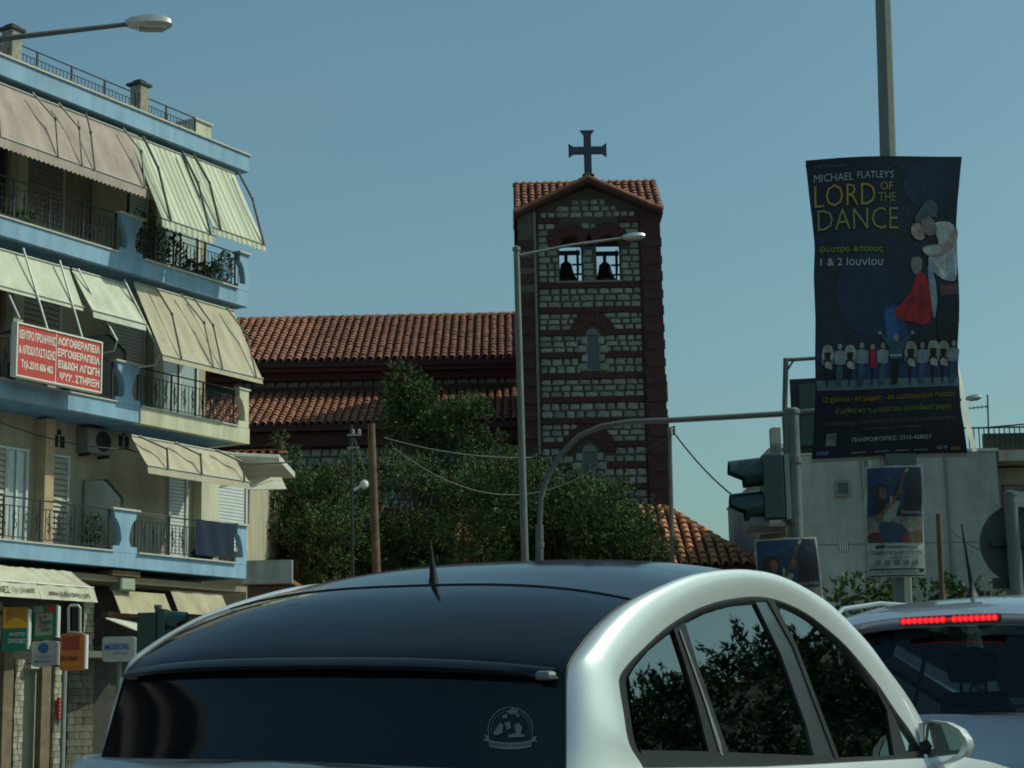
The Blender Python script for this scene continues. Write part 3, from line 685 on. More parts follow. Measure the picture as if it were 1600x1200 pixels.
# corner piers
M_pierL = mat('pier_stone_brown', (.10,.085,.07), .9, scale=3, var=.35, bump=.4)
b = MB(); z_ = 0
MB().box(XL-.03, XA, TY-.10, TY+.5, tz(470), zeave+.1).build('corner_pier', M_pierL, tower)
MB().box(XL-.03, XA, TY-.10, TY+.5, 0, tz(470)).build('corner_pier', M_brick, tower)
MB().box(XB, XR+.03, TY-.12, TY+.5, 0, zeave+.05).build('corner_pier', M_brick, tower)
MB().box(XA-.06, XA+.03, TY-.14, TY-.10, 0, zeave).build('pier_edge', mat('pier_edge', (.16,.17,.14), .9), tower)
for k in range(26):
    for xa_, xb_ in ((XL-.06, XA-.09), (XB+.04, XR+.06)): MB().box(xa_+random.uniform(0,.05), xb_, TY-.16, TY-.10, .6*k+2, .6*k+2.28+.05*(k % 2)).build('pier_stone', mat('pier_stone_red', (.055,.026,.024), .9, scale=4, var=.3, bump=.4), tower)
for k, py in enumerate((600, 655)): MB().box(XR+.03, XR+.10, TY, TY+.5, tz(py+28), tz(py-2)).build('pier_patch', M_tile, tower)
# brick bands
bands = [446, 485, 520, 555, 588, 625, 658, 695, 728, 762, 796, 830, 864, 898]
zb_b = [tz(p) for p in bands]
def in_arch(x, z, c, zs, r): return (x-c)**2+(z-zs)**2 < r*r and z > zs-.05
a2c, a2z = tx(926, 525), tz(524); a3c, a3z = tx(921, 705), tz(706)
def skip_t(x, z, w, h_, pad=.0):
    for o_ in (o1, o2):
        if z > zsill-.12 and z < zspr+.1 and x+w/2 > o_[0] and x-w/2 < o_[1]: return True
    for c in ((o1[0]+o1[1])/2, (o2[0]+o2[1])/2):
        if (x-c)**2+(z-zspr)**2 < (.80+w*.25)**2 and z > zspr-.05: return True
    if abs(x-a2c) < .36+w/2 and tz(582) < z < a2z+.1: return True
    if (x-a2c)**2+(z-a2z)**2 < (.80+w*.2)**2 and z > a2z-.1: return True
    if abs(x-a3c) < .42+w/2 and tz(800) < z < a3z+.1: return True
    if (x-a3c)**2+(z-a3z)**2 < (.92+w*.2)**2 and z > a3z-.1: return True
    if z > zeave-.55:
        lim = zap-.22-(abs(x-xm)+w*.5)*(zap-zeave+.1)/((XR-XL)/2)
        if z+h_*.4 > lim: return True
    return False
bnd = [300]; st = MB()
rows = sorted(zb_b+[tz(344)])
Ft = lambda x, z: Vector((x, TY+.02, z))
for z in rows:
    x = XA+.05; k = 0
    seg = []
    while x < XB-.02:
        if not skip_t(x+.12, z, .1, .1) and not (abs(z-tz(344)) < .05 and XA+.6 < x < XB-.75): seg.append(x)
        x += .26
    for x in seg: MB().box(x, min(x+.25, XB-.01), TY-.05, TY+.03, z-.085, z+.085).build('brick', M_brick, tower)
tops = rows+[zap]
for i, z in enumerate(rows):
    za, zc = z+.09, (rows[i+1]-.09 if i+1 < len(rows) else zap)
    if zc-za < .1 or zc < tz(860): continue
    stones(tower, Ft, XA+.06, XB-.02, za, zc, skip_t, bnd, stuff=st, hgt=.235, wr=(.26,.50))
if st.v: st.build('remaining_stones', M_stone, tower, recalc=False, kind='stuff')
# large quoin stones beside the lower windows
for c, zt_, zbm, hw in ((a2c, a2z, tz(582), .36), (a3c, a3z, tz(795), .42)):
    k = 0; z = zt_-.02
    while z > zbm+.1:
        for sg in (-1, 1):
            xa_, xb_ = sorted((c+sg*hw, c+sg*(hw-.14)))
            inst('stone', stone_me[M_stone.name], Matrix.Translation(Vector(((xa_+xb_)/2+sg*.16*(k % 2)*.5, TY+.02, z-.15))) @ Matrix((Vector((1,0,0)), Vector((0,-1,0)), Vector((0,0,1)))).transposed().to_4x4() @ Matrix.Diagonal((.34 if k % 2 else .24, .1, .27, 1)), tower)
        z -= .31; k += 1
# brick arches: voussoirs
def arch(c, zs, r0, r1, a0=0, a1=180, n=15):
    for k in range(n):
        t0 = R(a0+(a1-a0)*(k+.04)/n); t1 = R(a0+(a1-a0)*(k+.96)/n)
        MB().ext([(c+r0*math.cos(t0), zs+r0*math.sin(t0)), (c+r1*math.cos(t0), zs+r1*math.sin(t0)), (c+r1*math.cos(t1), zs+r1*math.sin(t1)), (c+r0*math.cos(t1), zs+r0*math.sin(t1))], TY-.07, TY+.03, 'xz').build('brick', M_brick, tower)
for o_ in (o1, o2): arch((o_[0]+o_[1])/2, zspr, .375, .78, 0, 180, 13)
arch(a2c, a2z, .40, .80, 0, 180, 13); arch(a3c, a3z, .46, .92, 0, 180, 15)
# blind lower windows
for c, zt_, zbm, hw in ((a2c, a2z, tz(580), .24), (a3c, a3z, tz(795), .26)):
    w = MB().box(c-hw, c-hw+.05, TY-.03, TY+.03, zbm, zt_).box(c+hw-.05, c+hw, TY-.03, TY+.03, zbm, zt_).box(c-hw+.05, c+hw-.05, TY-.03, TY+.03, zbm, zbm+.06).ext(circ(c, zt_, hw, n=12, a0=0, a1=math.pi), TY-.03, TY+.019, 'xz').build('window_frame', mat('window_surround', (.13,.14,.13), .8), tower)
    MB().box(c-hw+.05, c+hw-.05, TY-.004, TY+.019, zbm+.06, zt_-.02).build('pane', mat('church_pane', (.05,.07,.08), .3), w)
MB().box(o1[0]-.05, o2[1]+.05, TY-.08, TY+.05, zsill-.06, zsill).build('sill', mat('pier_edge', (.16,.17,.14), .9), tower)
# gable roof crossed by a second one
def slope_roof(poly_pts, th=.14): pass
ov = .42; zr = tz(283)+.02
sl_t = (zr-(zeave-.05))/((XR-XL)/2)
b = MB()
for sg in (-1, 1):
    xe = xm+sg*((XR-XL)/2+.12); ze = zr-sl_t*((XR-XL)/2+.12)
    b.ext([(xm, zr), (xe, ze), (xe, ze-.16), (xm, zr-.18)], TY-ov, TY+5.0+ov, 'xz')
b.build('roof', M_brickd, tower)
b = MB(); hy = 2.5+.35; ym = TY+2.5; zr_f = zr; sl_f = sl_t; zr = hitY(920, 288, ym).z; sl_t = (zr-(zr_f-sl_f*((XR-XL)/2+.13)))/hy
hb = 2.42
b.ext([(ym, zr-.004), (ym+hb, zr-sl_t*hb), (ym+hb, zr-sl_t*hb-.14), (ym, zr-.17)], XL-.14, XR+.12, 'yz')
yv = ym-(zr-zr_f)/sl_t; fp_ = [(XL-.14, ym-hy), (xm, yv), (XR+.12, ym-hy), (XR+.12, ym-.002), (XL-.14, ym-.002)]
q = [(x, y, zr-.004-sl_t*(ym-y)) for x, y in fp_]; b.add(q+[(x, y, z-.14) for x, y, z in q], [(0,1,4),(1,3,4),(1,2,3),(9,6,5),(9,8,6),(8,7,6)]+[(i, i+5, (i+1) % 5+5, (i+1) % 5) for i in range(5)])
b.build('roof', M_brickd, tower)
exx = Vector((1,0,0)); eyf = Vector((0, 1, sl_t)).normalized()
front = Vector((XL-.14, ym-hy, zr-sl_t*hy))
slen = hy*math.sqrt(1+sl_t**2)
tile_roof(tower, front, exx, eyf, XR-XL+.26, slen, .26, .36, M_tile, inside=lambda x, y: zr-sl_t*(slen-y)/math.sqrt(1+sl_t**2) > zr_f-sl_f*abs(x+XL-.14-xm)-.10)
zr_c = zr; zr = zr_f; sl_t = sl_f
for sg in (-1, 1):
    L_ = ((XR-XL)/2+.12)*math.sqrt(1+sl_t**2); A_ = Vector((xm+sg*((XR-XL)/2+.12), TY-ov if sg > 0 else TY+2.2, zr-sl_t*((XR-XL)/2+.12)))
    eyy = Vector((-sg, 0, sl_t)).normalized(); exx2 = Vector((0, sg, 0))
    tile_roof(tower, A_, exx2, eyy, 2.6, L_, .26, .36, M_tile, budget=0 if sg > 0 else 60)
b = MB(); b.tube([(XL-.16, ym, zr_c+.03),(XR+.15, ym, zr_c+.03)], .09, 8); b.tube([(xm, TY-ov, zr+.05),(xm, ym, zr+.05)], .11, 8)
for sg in (-1, 1): b.tube([(xm, TY-ov+.03, zr+.03), (xm+sg*((XR-XL)/2+.13), TY-ov+.03, zr-sl_t*((XR-XL)/2+.13)+.03)], .06, 6)
b.build('ridge_tiles', M_tile, tower, smooth=50)
# cross
cx_, cz0 = tx(919,240)-.03, tz(276)
crs = thing('roof_cross', 'dark blue metal cross with flared ends on top of the bell tower', 'cross', (cx_, TY-.2, cz0))
a_, zt_ = .13, tz(207); zc = tz(238); hw = (tx(947,238)-tx(888,238))/2
def crossp(g=0):
    a = a_-g; f = .25-g; pts = [(-a,cz0),(a,cz0),(a,zc-a),(hw-.16,zc-a),(hw-g,zc-f),(hw-g,zc+f),(hw-.16,zc+a),(a,zc+a),(a,zt_-.16),(f,zt_-g),(-f,zt_-g),(-a,zt_-.16),(-a,zc+a),(-hw+.16,zc+a),(-hw+g,zc+f),(-hw+g,zc-f),(-hw+.16,zc-a),(-a,zc-a)]
    return [(cx_+x, z) for x, z in pts]
MB().ext(crossp(), TY-.26, TY-.14, 'xz').build('cross_frame', mat('cross_lit_edge', (.10,.045,.035), .6), crs)  # brown rim paints the lit edges of the dark iron
MB().ext(crossp(.045), TY-.275, TY-.262, 'xz').build('cross_panel', mat('cross_blue', (.03,.05,.10), .4), crs)
MB().box(cx_-.2, cx_+.2, TY-.36, TY+.1, cz0-.25, cz0-.003).build('cross_foot', M_brick, crs)
# bells with yokes and frames
M_bell = mat('bell_bronze', (.045,.05,.045), .45, metal=.7)
for k, (xc_, yy) in enumerate((((o1[0]+o1[1])/2-.12, TY+1.3), ((o2[0]+o2[1])/2-.05, TY+1.5))):
    t = thing('church_bell', ('left' if k == 0 else 'right')+' of the two dark bronze bells hanging in the tower arches', 'bell', (xc_, yy, zsill+.35), 'bells in the tower')
    MB().lathe((xc_, yy, zsill+.38), [(.40,0),(.36,.06),(.27,.22),(.22,.42),(.20,.55),(.10,.64),(.03,.66)], 20).build('bell', M_bell, t, smooth=50)
    MB().box(xc_-.06, xc_+.06, yy-.06, yy+.06, zsill+1.04, zsill+1.28).box(xc_-.3, xc_+.5, yy-.07, yy+.07, zsill+1.28, zsill+1.42).build('yoke', M_iron, t)
    w = MB(); w.tube([(xc_+.42, yy+.45*math.cos(a), zsill+1.0+.45*math.sin(a)) for a in np.linspace(0, 2*math.pi, 17)], .025, 5)
    w.build('wheel', M_iron, t)
    f = MB()
    for dx in (.38, .62): f.box(xc_+dx-.03, xc_+dx+.03, yy-.4, yy-.34, zsill, zsill+1.35)
    for dz in (.45, .8): f.box(xc_+.2, xc_+.75, yy-.4, yy-.35, zsill+dz, zsill+dz+.06)
    f.tube([(xc_-.1, yy-.2, zsill), (xc_+.3, yy-.2, zsill+.45)], .02, 5).tube([(xc_+.65, yy-.2, zsill), (xc_+.2, yy-.2, zsill+.5)], .02, 5)
    f.build('bell_frame', M_iron, t)

# ---------------------------------------------------------------- nave
nave = thing('church_nave', 'long church nave with two tiers of terracotta roof left of the bell tower', 'church', (-6, 66, 0))
XN0, XN1 = -17.0, XL-.01
ze2 = hitY(600, 563, 65.5).z; zr2 = hitY(600, 497, 71).z; ze1 = hitY(600, 662, 62).z; zr1 = hitY(600, 614, 66.2).z
MB().box(XN0, XN1, 66.3, 76, 0, ze2-.1).build('upper_wall', M_mortar, nave)
MB().box(XN0, XN1, 62.6, 66.29, 0, ze1-.15).build('lower_wall', M_mortar, nave)
def planeroof(y0, z0_, y1, z1_, name='roof'):
    b = MB(); b.ext([(y0, z0_), (y1, z1_), (y1, z1_-.2), (y0, z0_-.2)], XN0, XN1, 'yz'); b.build(name, M_brickd, nave)
planeroof(65.5, ze2, 71, zr2); planeroof(62.0, ze1, 66.28, zr1)
MB().ext([(71.003, zr2), (77, ze2), (77, ze2-.2), (71.003, zr2-.2)], XN0, XN1, 'yz').build('roof', M_brickd, nave)
for (y0, z0_, y1, z1_, bud, w) in ((65.5, ze2, 71, zr2, 170, .305), (62.0, ze1, 66.28, zr1, 130, .285)):
    ey = Vector((0, y1-y0, z1_-z0_)); L_ = ey.length; ey.normalize()
    tile_roof(nave, Vector((-10.9, y0-.05, z0_)), exx, ey, XN1+10.9, L_, w, .37, M_tile, budget=bud)
    tile_roof(nave, Vector((XN0, y0-.05, z0_)), exx, ey, XN0*-1-10.9-.02, L_, w, .37, M_tile, budget=0)
b = MB()
k = XN0
while k < XN1: b.tube([(k, 71, zr2+.05), (k+.5, 71, zr2+.02)], .14, 7, r1=.11); k += .46
b.build('ridge_tiles', M_tile, nave, smooth=50)
MB().box(XN0, XN1, 65.9, 66.298, ze2-.62, ze2-.2).build('eave_cornice', M_brick, nave)
MB().box(XN0, XN1, 65.6, 65.9, ze2-.36, ze2-.2).build('eave_board', M_brickd, nave)
MB().box(XN0, XN1, 62.25, 62.598, ze1-.7, ze1-.2).build('eave_cornice', M_brick, nave)
nb_ = [120]; st = MB()
zt_ = hitY(600, 577, 66.3).z; zb_ = hitY(600, 604, 66.3).z
stones(nave, lambda x, z: Vector((x, 66.3, z)), -10.5, XN1, zb_, zt_, None, nb_, stuff=st, hgt=.28, m=mat('grey_stone', (.20,.19,.17), .9, rnd=.25, scale=5, var=.2, bump=.5))
nb_ = [170]
zt_ = ze1-.75; 
for r_ in range(5):
    za = zt_-(r_+1)*.78; 
    stones(nave, lambda x, z: Vector((x, 62.6, z)), -10.2, XN1, za+.16, za+.78, None, nb_, stuff=st, hgt=.28, m=mat('grey_stone2', (.27,.28,.25), .9, rnd=.25, scale=5, var=.2, bump=.5))
    MB().box(-10.5, XN1, 62.55, 62.6, za, za+.14).build('brick_band', M_brick, nave)
MB().box(-10.5, XN1, 66.2, 66.298, zb_-.22, zb_-.04).build('brick_band', M_brick, nave)
st.build('remaining_stones', mat('grey_stone2', ()), nave, recalc=False, kind='stuff')

# ---------------------------------------------------------------- low hip roofed building right of the tower
chapel = thing('tiled_roof_house', 'low building with orange barrel tile roof at the right foot of the bell tower', 'house', hitY(1110, 890, 52))
Ya = 50.0
eL = hitY(1040, 884, Ya); eR = hitY(1186, 887, Ya); ap = hitY(1040, 796, Ya+4.2)
ze_ = (eL.z+eR.z)/2
eL = Vector((eL.x-6, Ya, ze_)); eR = Vector((eR.x, Ya, ze_)); 
eyv = Vector((0, 4.2, ap.z-ze_)); L_ = eyv.length; eyv.normalize()
MB().add([eL, eR, (ap.x, Ya+4.2, ap.z), (eL.x, Ya+4.2, ap.z), eL-Vector((0,0,.15)), eR-Vector((0,0,.15)), (ap.x, Ya+4.2, ap.z-.15), (eL.x, Ya+4.2, ap.z-.15)], [(0,1,2,3),(4,7,6,5),(0,4,5,1),(1,5,6,2),(2,6,7,3),(3,7,4,0)]).add([eR, (eR.x, Ya+8.4, ze_), (ap.x, Ya+4.2, ap.z), eR-Vector((0,0,.15)), (eR.x, Ya+8.4, ze_-.15), (ap.x, Ya+4.2, ap.z-.15)], [(0,1,2),(3,5,4),(0,3,4,1)]).build('roof', M_brickd, chapel)
wt = eR.x-eL.x; run = eR.x-ap.x
tile_roof(chapel, eL+Vector((0,-.04,0)), exx, eyv, wt, L_, .29, .40, M_tile2, inside=lambda x, y: x < wt-run*y/L_-.05)
b = MB(); n_ = 12; hd = (Vector((ap.x, Ya+4.2, ap.z))-eR)
for k in range(n_): p = eR+hd*(k/n_)+Vector((0,0,.06)); b.tube([p, p+hd*(1.08/n_)+Vector((0,0,-.02))], .12, 7, r1=.095)
b.build('hip_tiles', M_tile2, chapel, smooth=50)
MB().box(eL.x+.4, eR.x-.4, Ya+.35, Ya+8, 0, ze_-.25).build('wall', M_wall, chapel)
MB().box(eL.x, eR.x, Ya+.02, Ya+.3, ze_-.42, ze_-.155).build('eave_board', M_brickd, chapel)
# tiles of the neighbour's porch
nx0, nx1, nz = NBROOF
eyn = Vector((0, 1, .16)).normalized()
MB().ext([(41.65, nz+.03), (43.1, nz+.24), (43.1, nz+.14), (41.65, nz+.0)], nx0, nx1, 'yz').build('roof', M_brickd, nb)
tile_roof(nb, Vector((nx0, 41.55, nz+.03)), exx, eyn, nx1-nx0, 1.5, .20, .34, M_tile, budget=60)

# ================================================================ trees
M_leaf = [mat('pine_needles', (.048,.088,.020), .75, var=.45, scale=1.2, bump=0, rnd=.0), mat('pine_needles_light', (.085,.140,.030), .75, var=.4, scale=1.2, bump=0), mat('dry_needles', (.085,.065,.025), .8, var=.3, bump=0), mat('pine_needles_dark', (.018,.048,.016), .8, var=.3, bump=0)]
M_bark = mat('pine_bark', (.10,.065,.04), .95, scale=3, var=.4, bump=.8)
def leaf_cloud(blobs, per_m2, size, dry=.04, light=.26):
    V = []; MI = []
    for (c, r, dens) in blobs:
        c = np.array(c); r = np.array(r if hasattr(r, '__len__') else (r, r, r*.8)); n = int(per_m2*dens*4*math.pi*((r[0]*r[1]+r[0]*r[2]+r[1]*r[2])/3))
        # twigs: leaves cluster along short outward shoots
        nt = max(6, n//14); d = rng.normal(size=(nt,3)); d /= np.linalg.norm(d, axis=1)[:,None]
        base = d*rng.uniform(.35,.95,(nt,1)); shade = rng.random(nt)
        idx = rng.integers(0, nt, n); t = rng.uniform(0,.42,(n,1))
        p = (base[idx]+d[idx]*t*rng.uniform(.6,1.0,(nt,1))[idx]+rng.normal(size=(n,3))*.05)*r+c
        p[:,2] += t[:,0]*r[2]*.25
        a = rng.normal(size=(n,3))+d[idx]*1.2+np.array([0,0,.5]); a /= np.linalg.norm(a, axis=1)[:,None]
        b_ = np.cross(a, rng.normal(size=(n,3))); b_ /= np.linalg.norm(b_, axis=1)[:,None]
        sz = size*rng.uniform(.6,1.4,(n,1))
        V.append(np.stack([p-a*sz, p+b_*sz*.32, p+a*sz, p-b_*sz*.32], 1).reshape(-1,3))
        s = shade[idx]; mi = np.where(s < dry, 2, np.where(s < dry+light, 1, np.where(s > .80, 3, 0))); MI.append(mi)
    V = np.concatenate(V); MI = np.concatenate(MI).astype(np.int32); n = len(MI)
    me = bpy.data.meshes.new('foliage'); me.vertices.add(4*n); me.vertices.foreach_set('co', V.astype(np.float32).ravel())
    me.loops.add(4*n); me.loops.foreach_set('vertex_index', np.arange(4*n, dtype=np.int32))
    me.polygons.add(n); me.polygons.foreach_set('loop_start', np.arange(0, 4*n, 4, dtype=np.int32)); me.polygons.foreach_set('material_index', MI)
    for m_ in M_leaf: me.materials.append(m_)
    me.update(calc_edges=True); return me
def tree(x, y, label, blobs, trunk_r=.22, name='pine_tree', cat='tree', dens=330, size=.048, group='trees in front of the church', dry=.05):
    t = thing(name, label, cat, (x, y, 0), group)
    B = []
    for (px, py, r, dy) in blobs:
        p = hitY(px, py, y+dy); B.append(((p.x-x, p.y-y, p.z), (r*1.05, r, r*.85), 1.0))
    me = leaf_cloud(B, dens, size, dry); o = bpy.data.objects.new('crown', me); COL.objects.link(o); o.parent = t
    zt_ = max(b_[0][2] for b_ in B); b = MB(); top = max(B, key=lambda q: q[0][2])[0]
    pts = [Vector((x, y, -.05)), Vector((x+.1, y, zt_*.35)), Vector((x+top[0]*.5, y+top[1]*.5, zt_*.7)), Vector((x+top[0], y+top[1], zt_))]
    b.tube(pts, trunk_r, 8, r1=trunk_r*.3)
    b.build('trunk', M_bark, t, smooth=60)
    b = MB()
    for (c, r, d_) in B:
        e = Vector((x+c[0], y+c[1], c[2])); zb_ = max(.8, e.z-2.2-abs(c[0])*.3); f_ = min(1, zb_/zt_)
        s = Vector((x+top[0]*max(0, f_-.3), y+top[1]*max(0, f_-.3), zb_))
        b.tube([s, s.lerp(e, .5)+Vector((0,0,.2)), e], trunk_r*.25, 5, r1=.012)
    b.build('limb', M_bark, t, smooth=60)
    return t
def fillblobs(x0, x1, topf, bot, r, n, dy=1.5):
    out = []
    for _ in range(n):
        px = random.uniform(x0, x1); tp = topf(px); rp = r*FPX/50
        py = random.uniform(tp+rp*.8, bot); out.append((px, py, r*random.uniform(.75,1.25), random.uniform(-dy, dy)))
    return out
def crown(x0, x1, pts, bot, r, n, dy=1.5):
    xs = [p[0] for p in pts]; ys = [p[1] for p in pts]; f_ = lambda px: float(np.interp(px, xs, ys))
    edge = [(px, f_(px)+r*FPX/50*.75, r*random.uniform(.7,1.0), random.uniform(-dy, dy)) for px in np.arange(x0+14, x1-10, r*FPX/50*1.15)]
    return edge+fillblobs(x0, x1, f_, bot, r, n, dy)
def groundx(px, y): return hitY(px, 1100, y).x
tree(groundx(668, 54), 54, 'tallest pine, its top rising in front of the lower tiled roof of the nave',
     [(630,585,.5,0),(645,600,.55,.3),(615,610,.5,0),(640,630,.75,.3),(665,610,.4,0),(640,670,.8,0),(620,650,.6,0),(690,670,.7,.2),(715,640,.5,.2),(745,640,.45,0),(622,620,.5,.3),(650,625,.6,0),(672,640,.55,0),(640,655,.65,.3),(668,668,.6,0),(700,650,.5,0),(735,632,.5,0),(752,652,.38,0),(700,685,.7,0),(735,690,.6,0),(770,690,.45,0),(662,700,.7,.4),(690,720,.8,0),(740,725,.8,0),(785,715,.45,.3),(670,760,.8,.5),(720,770,.9,0),(770,765,.8,0)]+fillblobs(620, 800, lambda p: 740, 930, .8, 16))
tree(groundx(470, 49), 49, 'bushy pine directly right of the neighbouring house with the white awning',
     [(438,690,.30,0),(448,712,.4,0),(415,735,.4,.5)]+crown(385, 545, [(385,800),(440,715),(475,735),(520,720),(545,745)], 935, .65, 26), dry=.12)
tree(groundx(565, 51), 51, 'reddish tinged pine behind the wooden pole', crown(500, 660, [(500,735),(545,712),(600,700),(660,715)], 935, .7, 26), dry=.16)
tree(groundx(762, 50), 50, 'broad pine behind the tall steel lamp post', crown(700, 850, [(700,740),(740,715),(790,700),(850,720)], 935, .7, 24), dry=.1)
tree(groundx(880, 50.5), 50.5, 'dark pine in front of the lower window of the bell tower', crown(815, 945, [(815,720),(850,690),(880,725),(945,740)], 935, .65, 22))
tree(groundx(975, 49.5), 49.5, 'round pine at the right foot of the bell tower', crown(915, 1030, [(915,760),(950,745),(990,765),(1030,815)], 935, .6, 36))
tree(groundx(400, 52), 52, 'dark pine behind the neighbouring house', crown(330, 470, [(330,800),(400,765),(470,760)], 935, .7, 20))
def bush(x0, x1, top, y, label, r=.4):
    x = groundx((x0+x1)/2, y); B = []
    for px in np.arange(x0, x1, 14):
        zt_ = hitY(px, top+random.uniform(-4, 6), y).z
        for k in range(4): B.append(((hitY(px, top, y).x-x, random.uniform(-.5,.5), max(.3, zt_-r*.7-k*zt_/4)), (r, r, r), 1))
    t = thing('bush', label, 'bush', (x, y, 0), 'bushes under the white building')
    o = bpy.data.objects.new('foliage', leaf_cloud(B, 130, .055, .02, .55)); COL.objects.link(o); o.parent = t
    b = MB()
    for k in range(6): b.tube([(x+(k-2.5)*.2, y, 0), (x+(k-2.5)*.45, y, 1.2)], .03, 5)
    b.build('stem', M_bark, t)
bush(1295, 1350, 908, 34, 'green bush directly right of the small guitarist poster'); bush(1352, 1448, 903, 33.5, 'green bush beneath the tall guitarist poster')
bush(1455, 1490, 912, 34, 'small bush right of the thin wooden post'); bush(1500, 1530, 916, 35, 'bush behind the roof antenna of the second car')

# ================================================================ white building at the right
M_wgrey = mat('white_plaster', (.34,.355,.32), .9, scale=.5, var=.16, stain=.18)
wb = thing('white_building', 'plain whitewashed building with a roof railing behind the posters at the right', 'building', hitY(1400, 1120, 46))
YW = 45.0
L = hitY(1222, 713, YW); Rr = hitY(1556, 703, YW); zt_ = (L.z+Rr.z)/2
MB().box(L.x, Rr.x, YW, YW+12, 0, zt_).build('wall', M_wgrey, wb)
MB().box(L.x-.03, Rr.x+.05, YW-.05, YW+12.05, zt_, zt_+.07).build('coping', M_marble, wb)
MB().box(L.x+2.0, L.x+2.25, YW-.06, YW-.002, 0, zt_-.01).build('wall_rib', M_wgrey, wb)
MB().box(Rr.x+.003, Rr.x+7, YW+1.0, YW+12, 0, zt_-.3).build('side_wall', mat('warm_plaster', (.46,.41,.32), .9, stain=.2), wb)
MB().box(Rr.x+.06, Rr.x+8, YW+.0, YW+12, zt_-.25, zt_+.02).box(Rr.x+.06, Rr.x+7, YW+.0, YW+1, zt_-3.2, zt_-3.0).build('balcony_slab', mat('warm_plaster', ()), wb)
for dx in (.35, 1.3, 2.3): 
    w = MB().box(Rr.x+dx, Rr.x+dx+.55, YW+.94, YW+.998, zt_-2.1, zt_-.75).build('window_frame', M_brown, wb)
    MB().box(Rr.x+dx+.05, Rr.x+dx+.5, YW+.92, YW+.938, zt_-2.05, zt_-.8).build('pane', mat('pane_dark', ()), w)
for (x0, y0_, x1, y1_) in ((1308,755,1325,772),):
    a = hitY(x0, y0_, YW); c = hitY(x1, y1_, YW)
    w = MB().box(a.x-.05, a.x, YW-.06, YW-.003, c.z, a.z).box(c.x, c.x+.05, YW-.06, YW-.003, c.z, a.z).box(a.x-.05, c.x+.05, YW-.06, YW-.003, a.z, a.z+.05).box(a.x-.07, c.x+.07, YW-.09, YW-.003, c.z-.06, c.z-.001).build('window_frame', mat('grey_frame', (.20,.21,.19), .8), wb)
    MB().box(a.x, c.x, YW-.02, YW-.003, c.z, a.z).build('pane', mat('pane_grey', (.07,.09,.10), .3), w)
a = hitY(1311, 846, YW); c = hitY(1326, 862, YW); b = MB()
for k in range(4): x = a.x+(c.x-a.x)*k/4; b.box(x, x+.04, YW-.03, YW-.003, c.z, a.z)
b.build('wall_grille', mat('white_frame2', (.5,.5,.45), .8), wb); MB().box(a.x, c.x, YW-.012, YW-.002, c.z, a.z).build('grille_back', M_dark, wb)
b = MB(); x = Rr.x-3.1; 
while x < Rr.x+3: b.box(x-.012, x+.012, YW+.1, YW+.12, zt_+.07, zt_+.62); x += .13
b.tube([(Rr.x-3.1, YW+.11, zt_+.62), (Rr.x+3, YW+.11, zt_+.62)], .025, 5).tube([(Rr.x-.2, YW+.11, zt_+.62), (Rr.x+6, YW-3, zt_+.62)], .02, 5)
b.build('roof_railing', M_iron, wb)
MB().box(Rr.x-.2, Rr.x+5, YW+.3, YW+.5, zt_+.075, zt_+.5).build('roof_parapet', mat('dark_parapet', (.09,.09,.08), .9), wb)
# chimney box and small balcony at its left corner
a = hitY(1205, 668, YW+1); c = hitY(1221, 700, YW+1)
MB().box(a.x, c.x, YW+1, YW+1.4, c.z, a.z).build('chimney', mat('chimney_grey', (.33,.32,.28), .9), wb)
b = MB()
for k in range(6): b.box(a.x-.05+k*.06, a.x-.03+k*.06, YW+.9, YW+.92, c.z-.25, c.z+.1)
b.build('chimney_grate', M_iron, wb)
MB().box(a.x-.1, c.x+.3, YW+.95, YW+2, zt_-.2, c.z-.0).build('roof_block', M_wgrey, wb)
a = hitY(1172, 808, YW-.5); c = hitY(1220, 822, YW-.5)
MB().box(a.x, L.x-.003, YW-.5, YW+1, c.z, a.z).build('side_balcony', mat('grey_frame', ()), wb)
MB().thick([[(a.x-.0,YW-.9,c.z-.75),(L.x,YW-.9,c.z-.55)],[(a.x+.3,YW,c.z-.15),(L.x,YW,c.z-.1)]], Vector((0,0,-.04))).build('side_awning', M_brown, wb)
# roof aerial
ae = thing('tv_aerial', 'thin television aerial on the roof of the white building', 'aerial', hitY(1543, 690, YW+2))
b = MB(); t_ = hitY(1543, 617, YW+2); l_ = hitY(1545, 692, YW+2); b.tube([l_, t_], .022, 5).build('mast', M_iron, ae)
b = MB(); a = hitY(1515, 638, YW+2); c = hitY(1544, 635, YW+2); b.tube([a, c], .015, 4)
for k in range(5): p = a.lerp(c, k/4.5); b.tube([p+Vector((0,0,-.06)), p+Vector((0,0,.06))], .008, 4)
b.build('aerial_elements', M_iron, ae)

